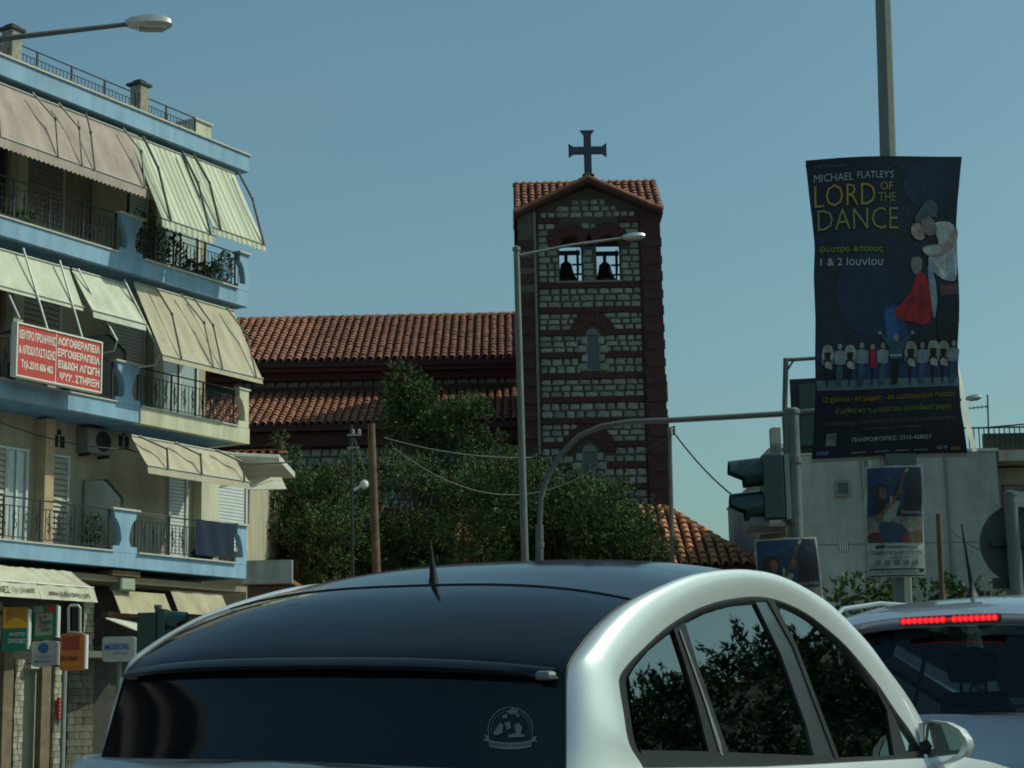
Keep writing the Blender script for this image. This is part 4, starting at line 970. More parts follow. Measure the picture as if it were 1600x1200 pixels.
# ================================================================ poles, lamps, signals
M_galv = mat('galvanised', (.15,.172,.158), .55, metal=.35, var=.15, scale=2, stain=.2)
M_galvd = mat('dark_steel', (.10,.115,.11), .55, metal=.3, var=.15)
M_lamp = mat('lamp_head', (.42,.44,.42), .35, metal=.4)
def lamphead(par, c, yaw_v, L_, w, h_, tilt=.12):
    ex = yaw_v.normalized(); ey = Vector((-ex.y, ex.x, 0)).normalized(); 
    def T(x, y, z): return c+ex*(x*L_)+ey*(y*w)+Vector((0,0,z*h_+x*L_*tilt))
    P = []
    for x, hw, zt2, zb2 in ((0,.28,.35,-.05),(.12,.36,.7,-.2),(.45,.5,.95,-.45),(.8,.5,.9,-.4),(.96,.32,.5,-.1),(1.0,.1,.25,.05)):
        P.append([(x,-hw,0),(x,-hw*.8,zt2*.7),(x,0,zt2),(x,hw*.8,zt2*.7),(x,hw,0),(x,hw*.7,zb2),(x,0,zb2*1.1),(x,-hw*.7,zb2),(x,-hw,0)])
    b = MB(T); b.grid(P).add(P[0][:8], [tuple(range(8))]).add(P[-1][:8], [tuple(range(7,-1,-1))]); b.build('lamp_head', M_lamp, par, smooth=40)
    b = MB(T); b.ext([(.3,-.2),(.8,-.25),(.8,.25),(.3,.2)], -.50, -.35, 'xy'); b.build('lamp_glass', mat('lamp_glass', (.25,.25,.18), .15), par)
def pole(par, x, y, z1, r0, r1, m=None, z0=0, name='pole', lean=(0,0)):
    return MB().tube([(x, y, z0), (x+lean[0], y+lean[1], z1)], r0, 12, r1=r1).build(name, m or M_galv, par, smooth=60)
# lamp in front of the church tower
t_ = hitY(807, 392, 30); l_ = hitY(820, 880, 30)
lampA = thing('street_lamp', 'tall grey street lamp whose arm crosses the belfry of the bell tower', 'street lamp', (l_.x+.03, 30, 0), 'street lamps')
pole(lampA, l_.x+.03, 30, t_.z, .070, .052, lean=(t_.x-l_.x-.03, 0)); p1 = hitY(812, 399, 30); p2 = hitY(972, 372, 30.6)
MB().tube([p1, p1.lerp(p2,.5)+Vector((0,0,.03)), p2], .03, 8, r1=.022).build('arm', M_galv, lampA)
lamphead(lampA, p2, Vector((1,.2,0)), .42, .22, .09, .1)
MB().lathe((t_.x, 30, t_.z), [(.07,0),(.07,.06),(.02,.09)], 10).build('pole_cap', M_galv, lampA)
# lamp at upper left, its pole is outside the picture
p1 = hitY(8, 60, 20); p2 = hitY(198, 38, 20.4)
lampB = thing('street_lamp', 'street lamp head on a long arm reaching in over the apartment roof', 'street lamp', (p1.x-.6, 20, 0), 'street lamps')
pole(lampB, p1.x-.6, 20, p1.z-.08, .09, .06); MB().tube([(p1.x-.6,20,p1.z-.12), p1, p2], .042, 8, r1=.03).build('arm', M_galvd, lampB)
lamphead(lampB, p2+Vector((-.02,0,0)), Vector((1,.25,0)), .56, .26, .14, .06)
# lamp head behind the big banner
p2 = hitY(1509, 624, 38); lampC = thing('street_lamp', 'distant street lamp head just right of the large dance banner', 'street lamp', (p2.x-2.2, 38, 0), 'street lamps')
pole(lampC, p2.x-2.2, 38, p2.z-.1, .09, .06); MB().tube([(p2.x-2.2,38,p2.z-.12), p2], .03, 8).build('arm', M_galv, lampC); lamphead(lampC, p2, Vector((1,.1,0)), .36, .2, .1, .12)
# banner lamp post
LPX = hitY(1400, 727, 15.6)
bpost = thing('banner_post', 'thick grey lamp post carrying the large dance show banner', 'post', (3.32, 15.65, 0))
t_ = hitY(1376, -40, 15.65)
b = MB(); b.tube([(3.30, 15.65, 0), (t_.x+.015, 15.65, t_.z)], .088, 8, r1=.072); b.tube([(t_.x+.015, 15.65, t_.z),(t_.x+.01, 15.65, t_.z+1.8)], .072, 8, r1=.06); b.build('pole', mat('painted_post', (.17,.20,.17), .6, var=.15, stain=.15, scale=2), bpost)
MB().box(3.25, 3.52, 15.52, 15.62, 3.06, 3.24).build('clamp_plate', M_galvd, bpost)
MB().tube([(t_.x+.01,15.65,t_.z+1.75),(t_.x-1.0,15.65,t_.z+2.2)], .04, 8).build('arm', M_galvd, bpost); lamphead(bpost, Vector((t_.x-1.0,15.65,t_.z+2.2)), Vector((-1,0,0)), .6, .26, .14)
# gantry signal arm from the left
gan = thing('signal_gantry', 'curved grey pole bending over to the right as a long traffic light arm', 'gantry', (hitY(843,880,28).x, 28, 0))
q = [(843,900),(843,820),(845,780),(855,745),(876,710),(905,681),(940,666),(985,659),(1040,657),(1130,652),(1232,646),(1285,641)]
pts = [hitY(x_, y_, 28) for x_, y_ in q]; 
b = MB(); b.tube([(pts[0].x, 28, 0), pts[0], pts[1]], .062, 12); b.build('pole', M_galvd, gan, smooth=60)
b = MB(); b.tube([pts[1]]+pts[2:], .040, 12, r1=.048); b.build('arm', M_galvd, gan, smooth=60)
MB().lathe((pts[1].x,28,pts[1].z-.35), [(.068,0),(.068,.08)], 12).build('collar', M_galv, gan)
def visor(T, z, r, l, m, par, drop=.35):
    """cut-away tube visor, opening along -y of the frame"""
    P = []
    for k in range(13):
        a = R(-70+320*k/12-0); P.append([(r*math.cos(a), 0, z+r*math.sin(a)), (r*.97*math.cos(a), -l*(1 if math.sin(a) > -.2 else .55), z+r*.97*math.sin(a)-l*.08)])
    b = MB(T); b.thick(P, Vector((0,0,.006))); return b.build('visor', m, par, smooth=50)
M_sig = mat('signal_green', (.007,.038,.032), .35, coat=.3, var=.1)
M_lensd = mat('dark_lens', (.04,.03,.03), .2, coat=.5)
def signal_head(name, label, C, ang, n, r, par_d, back=None, group=None, cat='traffic light'):
    """C centre of housing; lamps face direction at angle ang"""
    fy = Vector((math.cos(ang), math.sin(ang), 0)); fx = Vector((-fy.y, fy.x, 0))
    def T(x, y, z): return C+fx*x-fy*y+Vector((0,0,z))
    t = thing(name, label, cat, C-Vector((0,0,n*r*1.3)), group); hh = n*r*1.28
    MB(T).box(-r*1.25, r*1.25, 0, par_d, -hh, hh).build('housing', M_sig, t, bevel=.02)
    for k in range(n):
        z = hh-r*1.28-k*r*2.56; MB(T).ext(circ(0, z, r, n=16), -.012, 0.001, 'xz').build('lens', M_lensd, t); visor(T, z, r*1.08, r*2.45, M_sig, t)
    if back: MB(T).box(-back, back, par_d*.5, par_d*.5+.02, -hh-back*.35, hh+back*.35).build('backing_board', mat('board_dark', (.005,.012,.012), .5), t, bevel=.008)
    return t
c = hitY(1266, 650, 28.15); c.y = 28.2
gs = signal_head('traffic_light', 'dark traffic light with backing board on the gantry arm, half hidden by the dance banner', c, R(80), 3, .13, .18, .29, 'traffic lights')
for o in list(gs.children):
    pass
gm = thing('bracket_mast', 'thin grey mast with a short arm rising above the traffic light by the banner', 'mast', hitY(1228, 660, 29))
b = MB(); a = hitY(1228, 560, 29); c = hitY(1226, 655, 29); b.tube([(c.x,29,0), c, a], .045, 8).build('mast', M_galvd, gm)
b = MB(); b.tube([a+Vector((0,0,-.02)), hitY(1240,562,29), hitY(1300,558,29)], .032, 8).tube([hitY(1229,580,29), hitY(1240,563,29)], .02, 6).build('arm', M_galvd, gm)
# near signal post with side facing head
sp = thing('signal_post', 'grey steel post holding the side-on green traffic light', 'post', (2.2, 14, 0))
t_ = hitY(1237, 641, 14)
b = MB(); b.tube([(2.17, 14, 0), (t_.x, 14, t_.z)], .058, 14, r1=.056); b.build('pole', M_galv, sp, smooth=60)
MB().lathe((t_.x, 14, t_.z-.03), [(.066,0),(.066,.03),(.05,.045),(.01,.05)], 14).build('pole_cap', M_galv, sp)
for py in (720, 815): p = hitY(1240, py, 14); MB().lathe((p.x-.0, 14, p.z), [(.066,-.025),(.066,.025)], 12).build('clamp_band', M_galvd, sp)
c = hitY(1189, 764, 14)
hd_ = signal_head('traffic_light', 'side-on green traffic light with two long visors pointing left', Vector((c.x, 13.98, c.z)), R(180), 2, .102, .17, None, 'traffic lights')
b = MB()
for py in (722, 812): a = hitY(1222, py, 14); d_ = hitY(1236, py, 14); b.box(a.x-.06, d_.x-.03, 13.96, 14.0, a.z-.015, a.z+.015)
b.build('mount_arm', M_iron, hd_)
b = MB(); a = hitY(1203, 708, 14); c2 = hitY(1234, 822, 14)
b.box(c.x+.171, c.x+.21, 13.85, 14.1, c2.z+.04, a.z-.03); b.build('back_cover', mat('cover_grey', (.24,.27,.25), .6), hd_)
a = hitY(1170, 810, 14); c2 = hitY(1200, 822, 14)
MB().box(a.x, c2.x, 13.9, 14.08, c2.z, a.z).box(a.x+.04, c2.x+.1, 13.95, 14.05, a.z, a.z+.03).build('lower_bracket', mat('cover_grey2', (.13,.15,.13), .6), hd_)
# second small signal behind the silver car
sp2 = thing('signal_post', 'short dark signal post behind the left roof edge of the silver car', 'post', hitY(247, 1010, 31))
t_ = hitY(247, 949, 31); MB().tube([(t_.x, 31, 0), t_], .055, 10).lathe((t_.x,31,t_.z-.02), [(.07,0),(.07,.06)], 10).build('pole', M_galvd, sp2)
c = hitY(262, 985, 31); M_teal = mat('signal_teal', (.01,.10,.09), .4, coat=.3)
signal_head('traffic_light', 'teal traffic light facing right, behind the left roof edge of the silver car', Vector((c.x, 31, c.z)), R(-5), 2, .14, .15, None, 'traffic lights')
c = hitY(232, 990, 31); signal_head('traffic_light', 'dark traffic light facing away, left of the short signal post', Vector((c.x, 31.1, c.z)), R(80), 2, .14, .16, None, 'traffic lights')
# round sign seen from behind
c = hitY(1596, 849, 13.6); rs = thing('round_sign', 'dark back of a large round road sign cut by the right edge', 'road sign', (c.x, 13.6, c.z-.3))
MB().ext(circ(c.x, c.z, .305, n=40), 13.62, 13.65, 'xz').build('sign_plate', mat('plate_back', (.05,.055,.058), .5, metal=.2), rs)
p = hitY(1578, 771, 13.5); MB().tube([(p.x+.0,13.5,0),(p.x,13.5,p.z)], .052, 12).build('pole', M_galv, rs, smooth=60)
MB().lathe((p.x,13.5,p.z-.02), [(.057,0),(.057,.03),(.02,.04)], 12).build('pole_cap', M_galv, rs)
MB().box(p.x-.15, p.x+.35, 13.555, 13.615, c.z-.02, c.z+.02).box(p.x-.15, p.x+.35, 13.555, 13.615, c.z-.34, c.z-.26).build('bracket', M_iron, rs)
ps = thing('panel_sign', 'pale blank panel sign back at the top of the round sign post', 'sign', (p.x+.3, 13.5, p.z-.1)); a = hitY(1582, 769, 13.5); d_ = hitY(1604, 792, 13.5)
MB().box(a.x+.02, a.x+.55, 13.49, 13.51, d_.z, a.z).build('panel', mat('pale_panel', (.42,.45,.42), .6), ps); MB().box(a.x-.02, a.x+.3, 13.511, 13.54, (a.z+d_.z)/2-.015, (a.z+d_.z)/2+.015).build('rail', M_iron, ps)
for k, px in enumerate((1540, 1572)):
    pass
# wooden utility poles and insulators
def woodpole(px, top, y, r, label, lean=0, bot=None):
    a = hitY(px, top, y); l_ = hitY(px+lean, 900, y); dx = (l_.x-a.x)/(a.z-l_.z)*a.z
    t = thing('utility_pole', label, 'utility pole', (a.x+dx, y, 0), 'utility poles')
    MB().tube([(a.x+dx, y, 0), (a.x+dx*.5+.01, y, a.z*.5), a], r*1.15, 10, r1=r*.85).build('pole', mat('pole_wood', (.15,.09,.055), .9, scale=3, var=.35, stain=.3, bump=.6), t, smooth=60)
    return t, a
wp, wa = woodpole(580, 662, 43, .105, 'brown wooden utility pole standing in front of the pines', 8)
wq, wqa = woodpole(1466, 803, 30, .05, 'thin wooden post in front of the white building, left of the round sign', 4)
sq = thing('service_mast', 'thin dark steel mast with insulators left of the wooden pole', 'mast', (hitY(549,700,44).x, 44, 0))
a = hitY(549, 664, 44); MB().tube([(a.x+.05,44,0), a], .05, 8, r1=.035).build('mast', M_iron, sq)
b = MB(); b.box(a.x-.1, a.x+.25, 43.93, 43.97, a.z-.28, a.z-.24).box(a.x-.1, a.x+.2, 43.93, 43.97, a.z-.6, a.z-.56)
for dx in (.05,.2): b.lathe((a.x+dx,43.95,a.z-.24), [(.03,0),(.045,.03),(.03,.06),(.045,.09),(.02,.12)], 8)
b.build('insulator', mat('insulator', (.35,.36,.34), .3), sq)
t_ = hitY(566, 757, 43); sl2 = thing('white_lantern', 'small white lantern with a spout like bracket fixed to the wooden pole', 'lamp', t_)
MB().lathe((t_.x+.06, 42.95, t_.z-.12), [(.02,0),(.11,.05),(.12,.14),(.06,.22),(.01,.24)], 10).build('lamp_body', mat('white_enamel', (.65,.66,.62), .3), sl2, smooth=50)
MB().tube([(t_.x-.2,42.95,t_.z-.14),(t_.x-.02,42.95,t_.z-.03)], .035, 6).build('spout', mat('white_enamel', ()), sl2)
# pole right of the tower with its insulator
a = hitY(1046, 668, 46); l_ = hitY(1045, 880, 46)
tp = thing('utility_pole', 'thin grey pole against the right edge of the bell tower', 'utility pole', (l_.x, 46, 0), 'utility poles')
MB().tube([(l_.x+.02,46,0), a], .075, 8, r1=.055).build('pole', mat('concrete_pole', (.13,.12,.10), .9), tp)
i_ = hitY(1053, 674, 46); b = MB(); b.tube([a+Vector((0,0,-.02)), hitY(1055,666,46)], .02, 5).tube([hitY(1054,666,46), hitY(1053,680,46)], .018, 5)
b.lathe((i_.x,46,i_.z-.1), [(.03,0),(.05,.03),(.03,.06),(.05,.09),(.03,.12),(.05,.15),(.02,.18)], 8).build('insulator', M_iron, tp)
# cables
def cable(name, label, A, B_, sag, r, group='overhead cables'):
    pts = []
    for i in range(17):
        t = i/16; p = A.lerp(B_, t); p.z -= sag*4*t*(1-t); pts.append(p)
    o = MB().tube(pts, r, 5).build(name, mat('cable', (.03,.035,.035), .6), None); tag(o, label, 'cable', group); return o
cable('cable', 'cable dropping from the insulator at the tower edge to the right behind the traffic light', hitY(1056,680,46), hitY(1150,778,44), .12, .022)
cable('cable', 'cable running down left from the insulator across the right of the bell tower', hitY(1050,680,46), hitY(985,712,46), .05, .018)
cable('cable', 'upper thin cable from the wooden pole to the right across the pines', hitY(600,684,43), hitY(830,715,46), .15, .015)
cable('cable', 'lower thin cable from the wooden pole sagging to the lower tower window', hitY(615,700,43), hitY(945,722,46), 1.0, .016)
cable('cable', 'thin cable from the steel mast down to the white lantern', hitY(552,680,44), hitY(574,748,43), .0, .012)
cable('cable', 'twisted black cable strung across the lowest beige awning of the apartment block', hitY(190,700,36), hitY(455,722,42), .14, .022)
cable('cable', 'thin cable along the wall under the second floor slab of the apartment block', hitY(0,660,34), hitY(190,702,36), .1, .012)
cable('cable', 'thin cable from the wooden post down to the round sign', hitY(1474,814,30), hitY(1540,862,28), .08, .010)

# things beyond the frame on the right that the car windows mirror
def farblock(name, label, x0, x1, y0, y1, h_, m):
    t = thing(name, label, 'building', ((x0+x1)/2, (y0+y1)/2, 0)); MB().box(x0, x1, y0, y1, 0, h_).build('wall', m, t)
    b = MB()
    for k in range(int((y1-y0)/3)):
        for f_ in range(int(h_/3)): b.box(x0-.05, x0-.003, y0+1+k*3, y0+2.2+k*3, 1+f_*3, 2.4+f_*3)
    b.build('window_group', M_dark, t); return t
row_ = thing('apartment_building', 'long dim block of flats further back along the left side of the street', 'building', FT(50,-5,0))  # out of view, added so the tailgate glass mirrors something dark
MB(FT).box(24, 88, -12, -1, 0, 14).build('wall', mat('dim_plaster', (.13,.12,.10), .9), row_)
b = MB(FT)
for f_ in range(4):
    b.box(24, 88, -1.0, .2, 3.6+f_*3.1, 4.3+f_*3.1)
b.build('balcony_group', mat('dim_balcony', (.2,.2,.18), .9), row_)
farblock('apartment_building', 'plain grey block far to the right, outside the picture, mirrored in the car windows', 46, 60, 18, 34, 9, M_wgrey)
P = []
from mathutils import noise as mn
for i in range(90):
    row = []
    for j in range(90):
        x, y = 24+26*i/89, 16+38*j/89; e = max(0, 1-((x-37)/12.5)**2)*max(0, 1-((y-35)/18.5)**2)
        row.append((x, y, -.3+10.0*e**.45*(.92+.12*mn.fractal(Vector((x*.22, y*.22, 1)), 1, 2, 3))+.5*e*mn.fractal(Vector((x*1.3, y*1.3, 4)), 1, 2, 3)))
    P.append(row)
HILLP = P
struct(MB().grid(P).build('hill', mat('hill_scrub', (.04,.055,.02), .95, scale=.8, var=.5, bump=.6), smooth=True))
for k, (x, y, h_) in enumerate(((24,12,4.2),(24.5,25,4.3),(28,35,6.0))):
    t = thing('roadside_tree', ('nearest','middle','farthest')[k]+' roadside tree beyond the right edge, mirrored in the car windows', 'tree', (x,y,0), 'roadside trees mirrored in the car windows')
    B = [((random.uniform(-3.2,3.2), random.uniform(-3.2,3.2), h_*random.uniform(.2,.85)), (1.6,1.6,.9), 1) for _ in range(22)]
    o = bpy.data.objects.new('crown', leaf_cloud(B, 220, .05)); COL.objects.link(o); o.parent = t
    MB().tube([(x,y,0),(x,y,h_*.7)], .2, 7, r1=.08).build('trunk', M_bark, t)

ml_ = thing('street_lamp', 'three headed street lamp beyond the right edge, mirrored in the rear side window', 'street lamp', (24.2, 19.2, 0), 'street lamps')
pole(ml_, 24.2, 19.2, 8.2, .10, .06)
for k, a_ in enumerate((-.9, .6, 2.2)):
    e_ = Vector((24.2+1.0*math.cos(a_), 19.2+1.0*math.sin(a_), 8.5)); MB().tube([(24.2,19.2,8.1), e_], .03, 6).build('arm', M_galvd, ml_); lamphead(ml_, e_, Vector((math.cos(a_), math.sin(a_), 0)), .6, .3, .14)
# extra wear on the whitewashed wall
for x_, w_ in ((9.3,.05),(10.9,.04)): MB().box(x_, x_+w_, YW-.06, YW-.004, 0, zt_-.05).build('downpipe' if w_ == .05 else 'cable_duct', mat('grey_frame', ()), wb)
for z_ in (3.0, 5.2): MB().box(L.x+.01, Rr.x-.01, YW-.008, YW-.003, z_, z_+.03).build('wall_joint', mat('grey_frame', ()), wb)

SB = []
for _ in range(260):
    i = random.randrange(8, 82); j = random.randrange(6, 84); x, y, z = HILLP[i][j]
    if z > 2: SB.append(((x, y, z+random.uniform(0,.5)), (random.uniform(.7,1.4),)*2+(random.uniform(.5,1.3),), 1))
sc_ = bpy.data.objects.new('hill_scrub', leaf_cloud(SB, 45, .12, .0, .1)); COL.objects.link(sc_); sc_['kind'] = 'stuff'
# ================================================================ big banner on the lamp post
BY = 15.42
LE = [(1259,250),(1264,290),(1269,340),(1272,385),(1270,430),(1273,500),(1272,560),(1274,620),(1275,665),(1275,711)]
RE = [(1505,242),(1502,270),(1498,310),(1496,345),(1497,400),(1496,480),(1494,540),(1496,575),(1503,640),(1519,703)]
def _e(T, b):
    x = b*(len(T)-1); i = min(int(x), len(T)-2); f_ = x-i; f_ = f_
    return (T[i][0]*(1-f_)+T[i+1][0]*f_, T[i][1]*(1-f_)+T[i+1][1]*f_)
LB = [(p[1]-250)/461 for p in LE]; RB = [(p[1]-242)/461 for p in RE]
def lx(b): return float(np.interp(b, LB, [p[0] for p in LE]))
def rx(b): return float(np.interp(b, RB, [p[0] for p in RE]))
# edges measured once at the banner's distance, then the sheet is built from them
EL_ = [hitY(lx(i/40), 250+461*i/40, BY) for i in range(41)]; ER_ = [hitY(rx(i/40), 242+461*i/40, BY) for i in range(41)]
def bsurf(a, b, off=0):
    b_ = min(max(b, 0), 1)*40; i = min(int(b_), 39); f_ = b_-i
    l = EL_[i].lerp(EL_[i+1], f_); r = ER_[i].lerp(ER_[i+1], f_); p = l.lerp(r, a)
    p = p.copy(); w = .035*math.sin(b*7.5+.5)+.02*math.sin(b*15+a*3)
    p.y += -.06*math.sin(math.pi*a)*(1-.5*b)+w+ (.16*(max(0, b-.72)/.28)**2) - .03*math.sin(a*5+b*4) - off
    return p
def ab(px, py):
    a = .5
    for _ in range(3):
        yt = 250-8*a; b = (py-yt)/461; a = (px-lx(b))/(rx(b)-lx(b))
    return a, b
ban = thing('dance_show_banner', 'large dark dance show banner with gold lettering and a row of dancers', 'banner', (3.3, BY, EL_[-1].z))
def ink(name, c): return mat('ink_'+name, c, .42, var=.38 if name not in ('white_text','gold','dull_gold','poster_black') else .15, scale=9, bump=0, spec=.4)
M_back = mat('banner_back', (.62,.62,.54), .6, var=.05)
P = [[bsurf(j/30, i/60) for j in range(31)] for i in range(61)]
MB().thick(P, Vector((0,.004,0))).build('banner_sheet', ink('navy', (.011,.014,.026)), ban, smooth=60, recalc=False)
# curled strip at the lower right showing the pale back
cb = [(570,1495,1497),(590,1498,1502),(620,1502,1508),(650,1504,1513),(675,1511,1519),(700,1518,1526),(706,1519,1527)]
MB().grid([[hitY(x0, y, BY+.12*k/6+.01), hitY(x1, y-1, BY+.12*k/6+.06)] for k, (y, x0, x1) in enumerate(cb)]).build('curled_edge', M_back, ban, smooth=True, recalc=False)
MB().thick([[bsurf(j/20, .992+.022*i, -.012) + Vector((0,0,-.032*i)) for j in range(21)] for i in range(2)], Vector((0,.008,0))).build('hem', mat('hem_tan', (.30,.28,.22), .8), ban, recalc=False)
for bb in (.015, ):
    MB().tube([bsurf(0, bb, -.02), bsurf(.5, bb, -.03), bsurf(1, bb, -.02)], .012, 6).build('hanging_rod', M_iron, ban)
def onb(off): return lambda x, y: bsurf(*ab(x, y), off)
def bpoly(mb, pts, lay, m=0, ml=18):
    if len(pts) > 4 and len(pts) < 20: pts = soften(pts)
    drape(mb, pts, onb(.004+.002*lay), m, ml)
# scene colours behind the dancers
cols = [ink('indigo', (.012,.020,.055)), ink('stage_blue', (.018,.050,.13)), ink('bright_blue', (.025,.11,.26)), ink('teal_floor', (.10,.17,.19)), ink('darkblue', (.010,.017,.038))]
b = MB()
bpoly(b, [(1345,385),(1385,400),(1400,480),(1380,530),(1330,525),(1300,470),(1310,420)], 0, 0)
bpoly(b, [(1420,252),(1498,250),(1494,300),(1440,330),(1405,300)], 0, 0)
bpoly(b, [(1274,548),(1492,540),(1494,560),(1274,566)], 0, 0)
bpoly(b, [(1274,566),(1494,560),(1497,592),(1275,600)], 0, 4); bpoly(b, [(1330,570),(1494,562),(1495,588),(1330,595)], 1, 1)
bpoly(b, [(1378,480),(1408,478),(1414,520),(1425,562),(1388,566),(1380,525)], 1, 1); bpoly(b, [(1380,486),(1396,484),(1404,540),(1386,545)], 2, 2)
bpoly(b, [(1275,596),(1498,589),(1499,603),(1276,611)], 1, 3)
b.build('printed_backdrop', cols, ban, recalc=False)
# generic dancing couple
cols = [ink('red', (.36,.008,.010)), ink('shirt', (.42,.44,.40)), ink('skin', (.36,.26,.20)), ink('hair', (.07,.09,.09)), ink('shirt_shade', (.22,.26,.28)), ink('black', (.008,.010,.012)), ink('belt', (.10,.03,.02)), ink('skin_shade', (.20,.17,.14)), ink('dress_dark', (.20,.006,.008))]
b = MB()
bpoly(b, [(1432,425),(1446,428),(1450,445),(1454,470),(1452,502),(1440,513),(1427,506),(1408,504),(1392,492),(1405,478),(1420,462),(1426,446)], 3, 0)
bpoly(b, [(1436,440),(1441,448),(1440,506),(1432,507)], 4, 8); bpoly(b, [(1424,462),(1428,470),(1412,498),(1406,498)], 4, 8)
bpoly(b, [(1422,402),(1442,400),(1440,424),(1430,432),(1423,420)], 3, 7)
bpoly(b, [(1459,347),(1478,344),(1490,348),(1494,356),(1497,372),(1495,440),(1478,441),(1464,432),(1452,418),(1450,398),(1470,380),(1462,365)], 4, 1)
bpoly(b, [(1478,400),(1490,396),(1492,438),(1480,438)], 5, 4); bpoly(b, [(1452,404),(1466,418),(1470,436),(1456,424)], 5, 4)
bpoly(b, [(1448,410),(1457,414),(1463,465),(1458,500),(1454,500),(1452,468)], 4, 4)
bpoly(b, [(1438,388),(1452,382),(1478,380),(1490,362),(1497,352),(1498,372),(1488,388),(1474,400),(1448,401)], 6, 2)
bpoly(b, [(1440,388),(1456,384),(1472,384),(1468,396),(1448,398)], 7, 1)
bpoly(b, [(1424,352),(1434,346),(1442,356),(1446,374),(1432,376),(1422,364)], 5, 2)
bpoly(b, [(1438,342),(1450,336),(1462,346),(1466,362),(1452,370),(1440,360)], 6, 7)
bpoly(b, [(1436,330),(1446,314),(1460,312),(1466,326),(1462,340),(1450,338),(1440,345),(1430,352),(1428,340)], 7, 3)
bpoly(b, [(1464,441),(1495,440),(1495,542),(1462,542),(1460,500)], 4, 5); bpoly(b, [(1466,448),(1494,446),(1494,462),(1468,464)], 5, 6)
b.build('printed_couple', cols, ban, recalc=False)
# a row of dancers
def dancer(x, feet, h_, kind):
    """kind 0 shirt and trousers, 1 short skirt and long pale hair, 2 lead with raised arms, 3 red dress"""
    top = feet-h_; w = h_*.115
    c_ = {'skin':0,'white':1,'grey':2,'black':3,'blue':4,'red':5,'navy':6}
    b = MB(); L = 6
    if kind == 1: bpoly(b, [(x-w*1.1,top+h_*.1),(x-w*.6,top),(x+w*.6,top),(x+w*1.2,top+h_*.12),(x+w*1.3,top+h_*.38),(x-w*1.2,top+h_*.38)], L, 1)
    if kind == 3: bpoly(b, [(x-w*.7,top+h_*.05),(x,top-1),(x+w*.8,top+h_*.08),(x+w*.9,top+h_*.3),(x-w*.8,top+h_*.3)], L, 6)
    bpoly(b, circ(x, top+h_*.08, w*.5, h_*.075, 8), L+1, 0)
    if kind in (0, 2):
        bpoly(b, [(x-w*1.15,top+h_*.17),(x+w*1.15,top+h_*.17),(x+w*1.0,top+h_*.45),(x+w*.8,top+h_*.5),(x-w*.8,top+h_*.5),(x-w*1.0,top+h_*.45)], L+2, 2 if kind == 0 else 4)
        if kind == 2: bpoly(b, [(x-w*1.1,top+h_*.40),(x+w*1.1,top+h_*.40),(x+w*1.0,top+h_*.45),(x-w*1.0,top+h_*.45)], L+3, 1)
        bpoly(b, [(x-w*.75,top+h_*.5),(x+w*.8,top+h_*.5),(x+w*.45,top+h_*.98),(x+w*.05,top+h_*.98),(x,top+h_*.62),(x-w*.12,top+h_),(x-w*.6,top+h_)], L+1, 4 if kind == 0 else 3)
    else:
        bpoly(b, [(x-w*.7,top+h_*.18),(x+w*.7,top+h_*.18),(x+w*.5,top+h_*.42),(x-w*.5,top+h_*.42)], L+2, 5 if kind == 3 else 3)
        bpoly(b, [(x-w*.6,top+h_*.40),(x+w*.6,top+h_*.40),(x+w*1.15,top+h_*.60),(x+w*.2,top+h_*.58),(x-w*.6,top+h_*.55)], L+3, 5 if kind == 3 else 1)
        bpoly(b, [(x-w*.25,top+h_*.55),(x+w*.35,top+h_*.55),(x+w*.15,top+h_),(x-w*.05,top+h_)], L+1, 3)
    if kind == 2:
        for sg in (-1, 1):
            bpoly(b, [(x+sg*w*.8,top+h_*.17),(x+sg*w*1.1,top+h_*.30),(x+sg*w*2.6,top+h_*.03),(x+sg*w*2.4,top-.01*h_)], L+1, 4); bpoly(b, circ(x+sg*w*2.8, top-h_*.02, w*.35, h_*.04, 6), L+2, 0)
    else:
        for sg in (-1, 1): bpoly(b, [(x+sg*w*.9,top+h_*.18),(x+sg*w*1.25,top+h_*.22),(x+sg*w*1.1,top+h_*.48),(x+sg*w*.85,top+h_*.46)], L, 0 if kind else 2)
    b.build('printed_dancer', [ink('skin2', (.30,.25,.22)), ink('palehair', (.34,.34,.30)), ink('greyshirt', (.20,.26,.28)), ink('black', ()), ink('trousers', (.035,.085,.13)), ink('crimson', (.36,.01,.05)), ink('maroon', (.12,.01,.01))], ban, recalc=False)
for x, k, h_ in ((1291,1,64),(1310,0,66),(1326,1,63),(1344,0,67),(1361,3,64),(1377,0,66),(1397,2,78),(1420,1,66),(1438,0,64),(1455,1,66),(1471,1,65),(1487,0,66)):
    dancer(x, 606-(x-1275)*.028, h_, k)
# lettering
M_gold = ink('gold', (.40,.25,.035)); M_gold2 = ink('dull_gold', (.26,.22,.055)); M_tw = ink('white_text', (.36,.40,.38)); M_ty = ink('yellow_text', (.30,.20,.01)); M_tg = ink('green_text', (.20,.27,.01)); M_td = ink('grey_text', (.11,.12,.13)); M_og = ink('orange_text', (.26,.13,.01))
def bw(txt, x0, x1, yt, yb, m, sl=-.03, bold=.0, name='lettering'):
    b = MB(); write(b, txt, x0, x1, 0, 1, lambda x, y: bsurf(*ab(x, yb+(yt-yb)*y+sl*(x-x0)), .016), bold=bold); b.build(name, m, ban, recalc=False)
bw('A GL W Productions', 1272, 1320, 259, 264, M_td)
bw('MICHAEL', 1272, 1332, 273, 285, M_tw); bw('FLATLEY\'S', 1338, 1395, 270, 281, M_tw)
bw('LORD', 1273, 1366, 290, 325, M_gold, bold=-.01); bw('OF', 1374, 1394, 286, 299, M_gold); bw('THE', 1371, 1398, 303, 317, M_gold2)
bw('DANCE', 1277, 1402, 329, 363, M_gold2, bold=-.01)
b = MB()
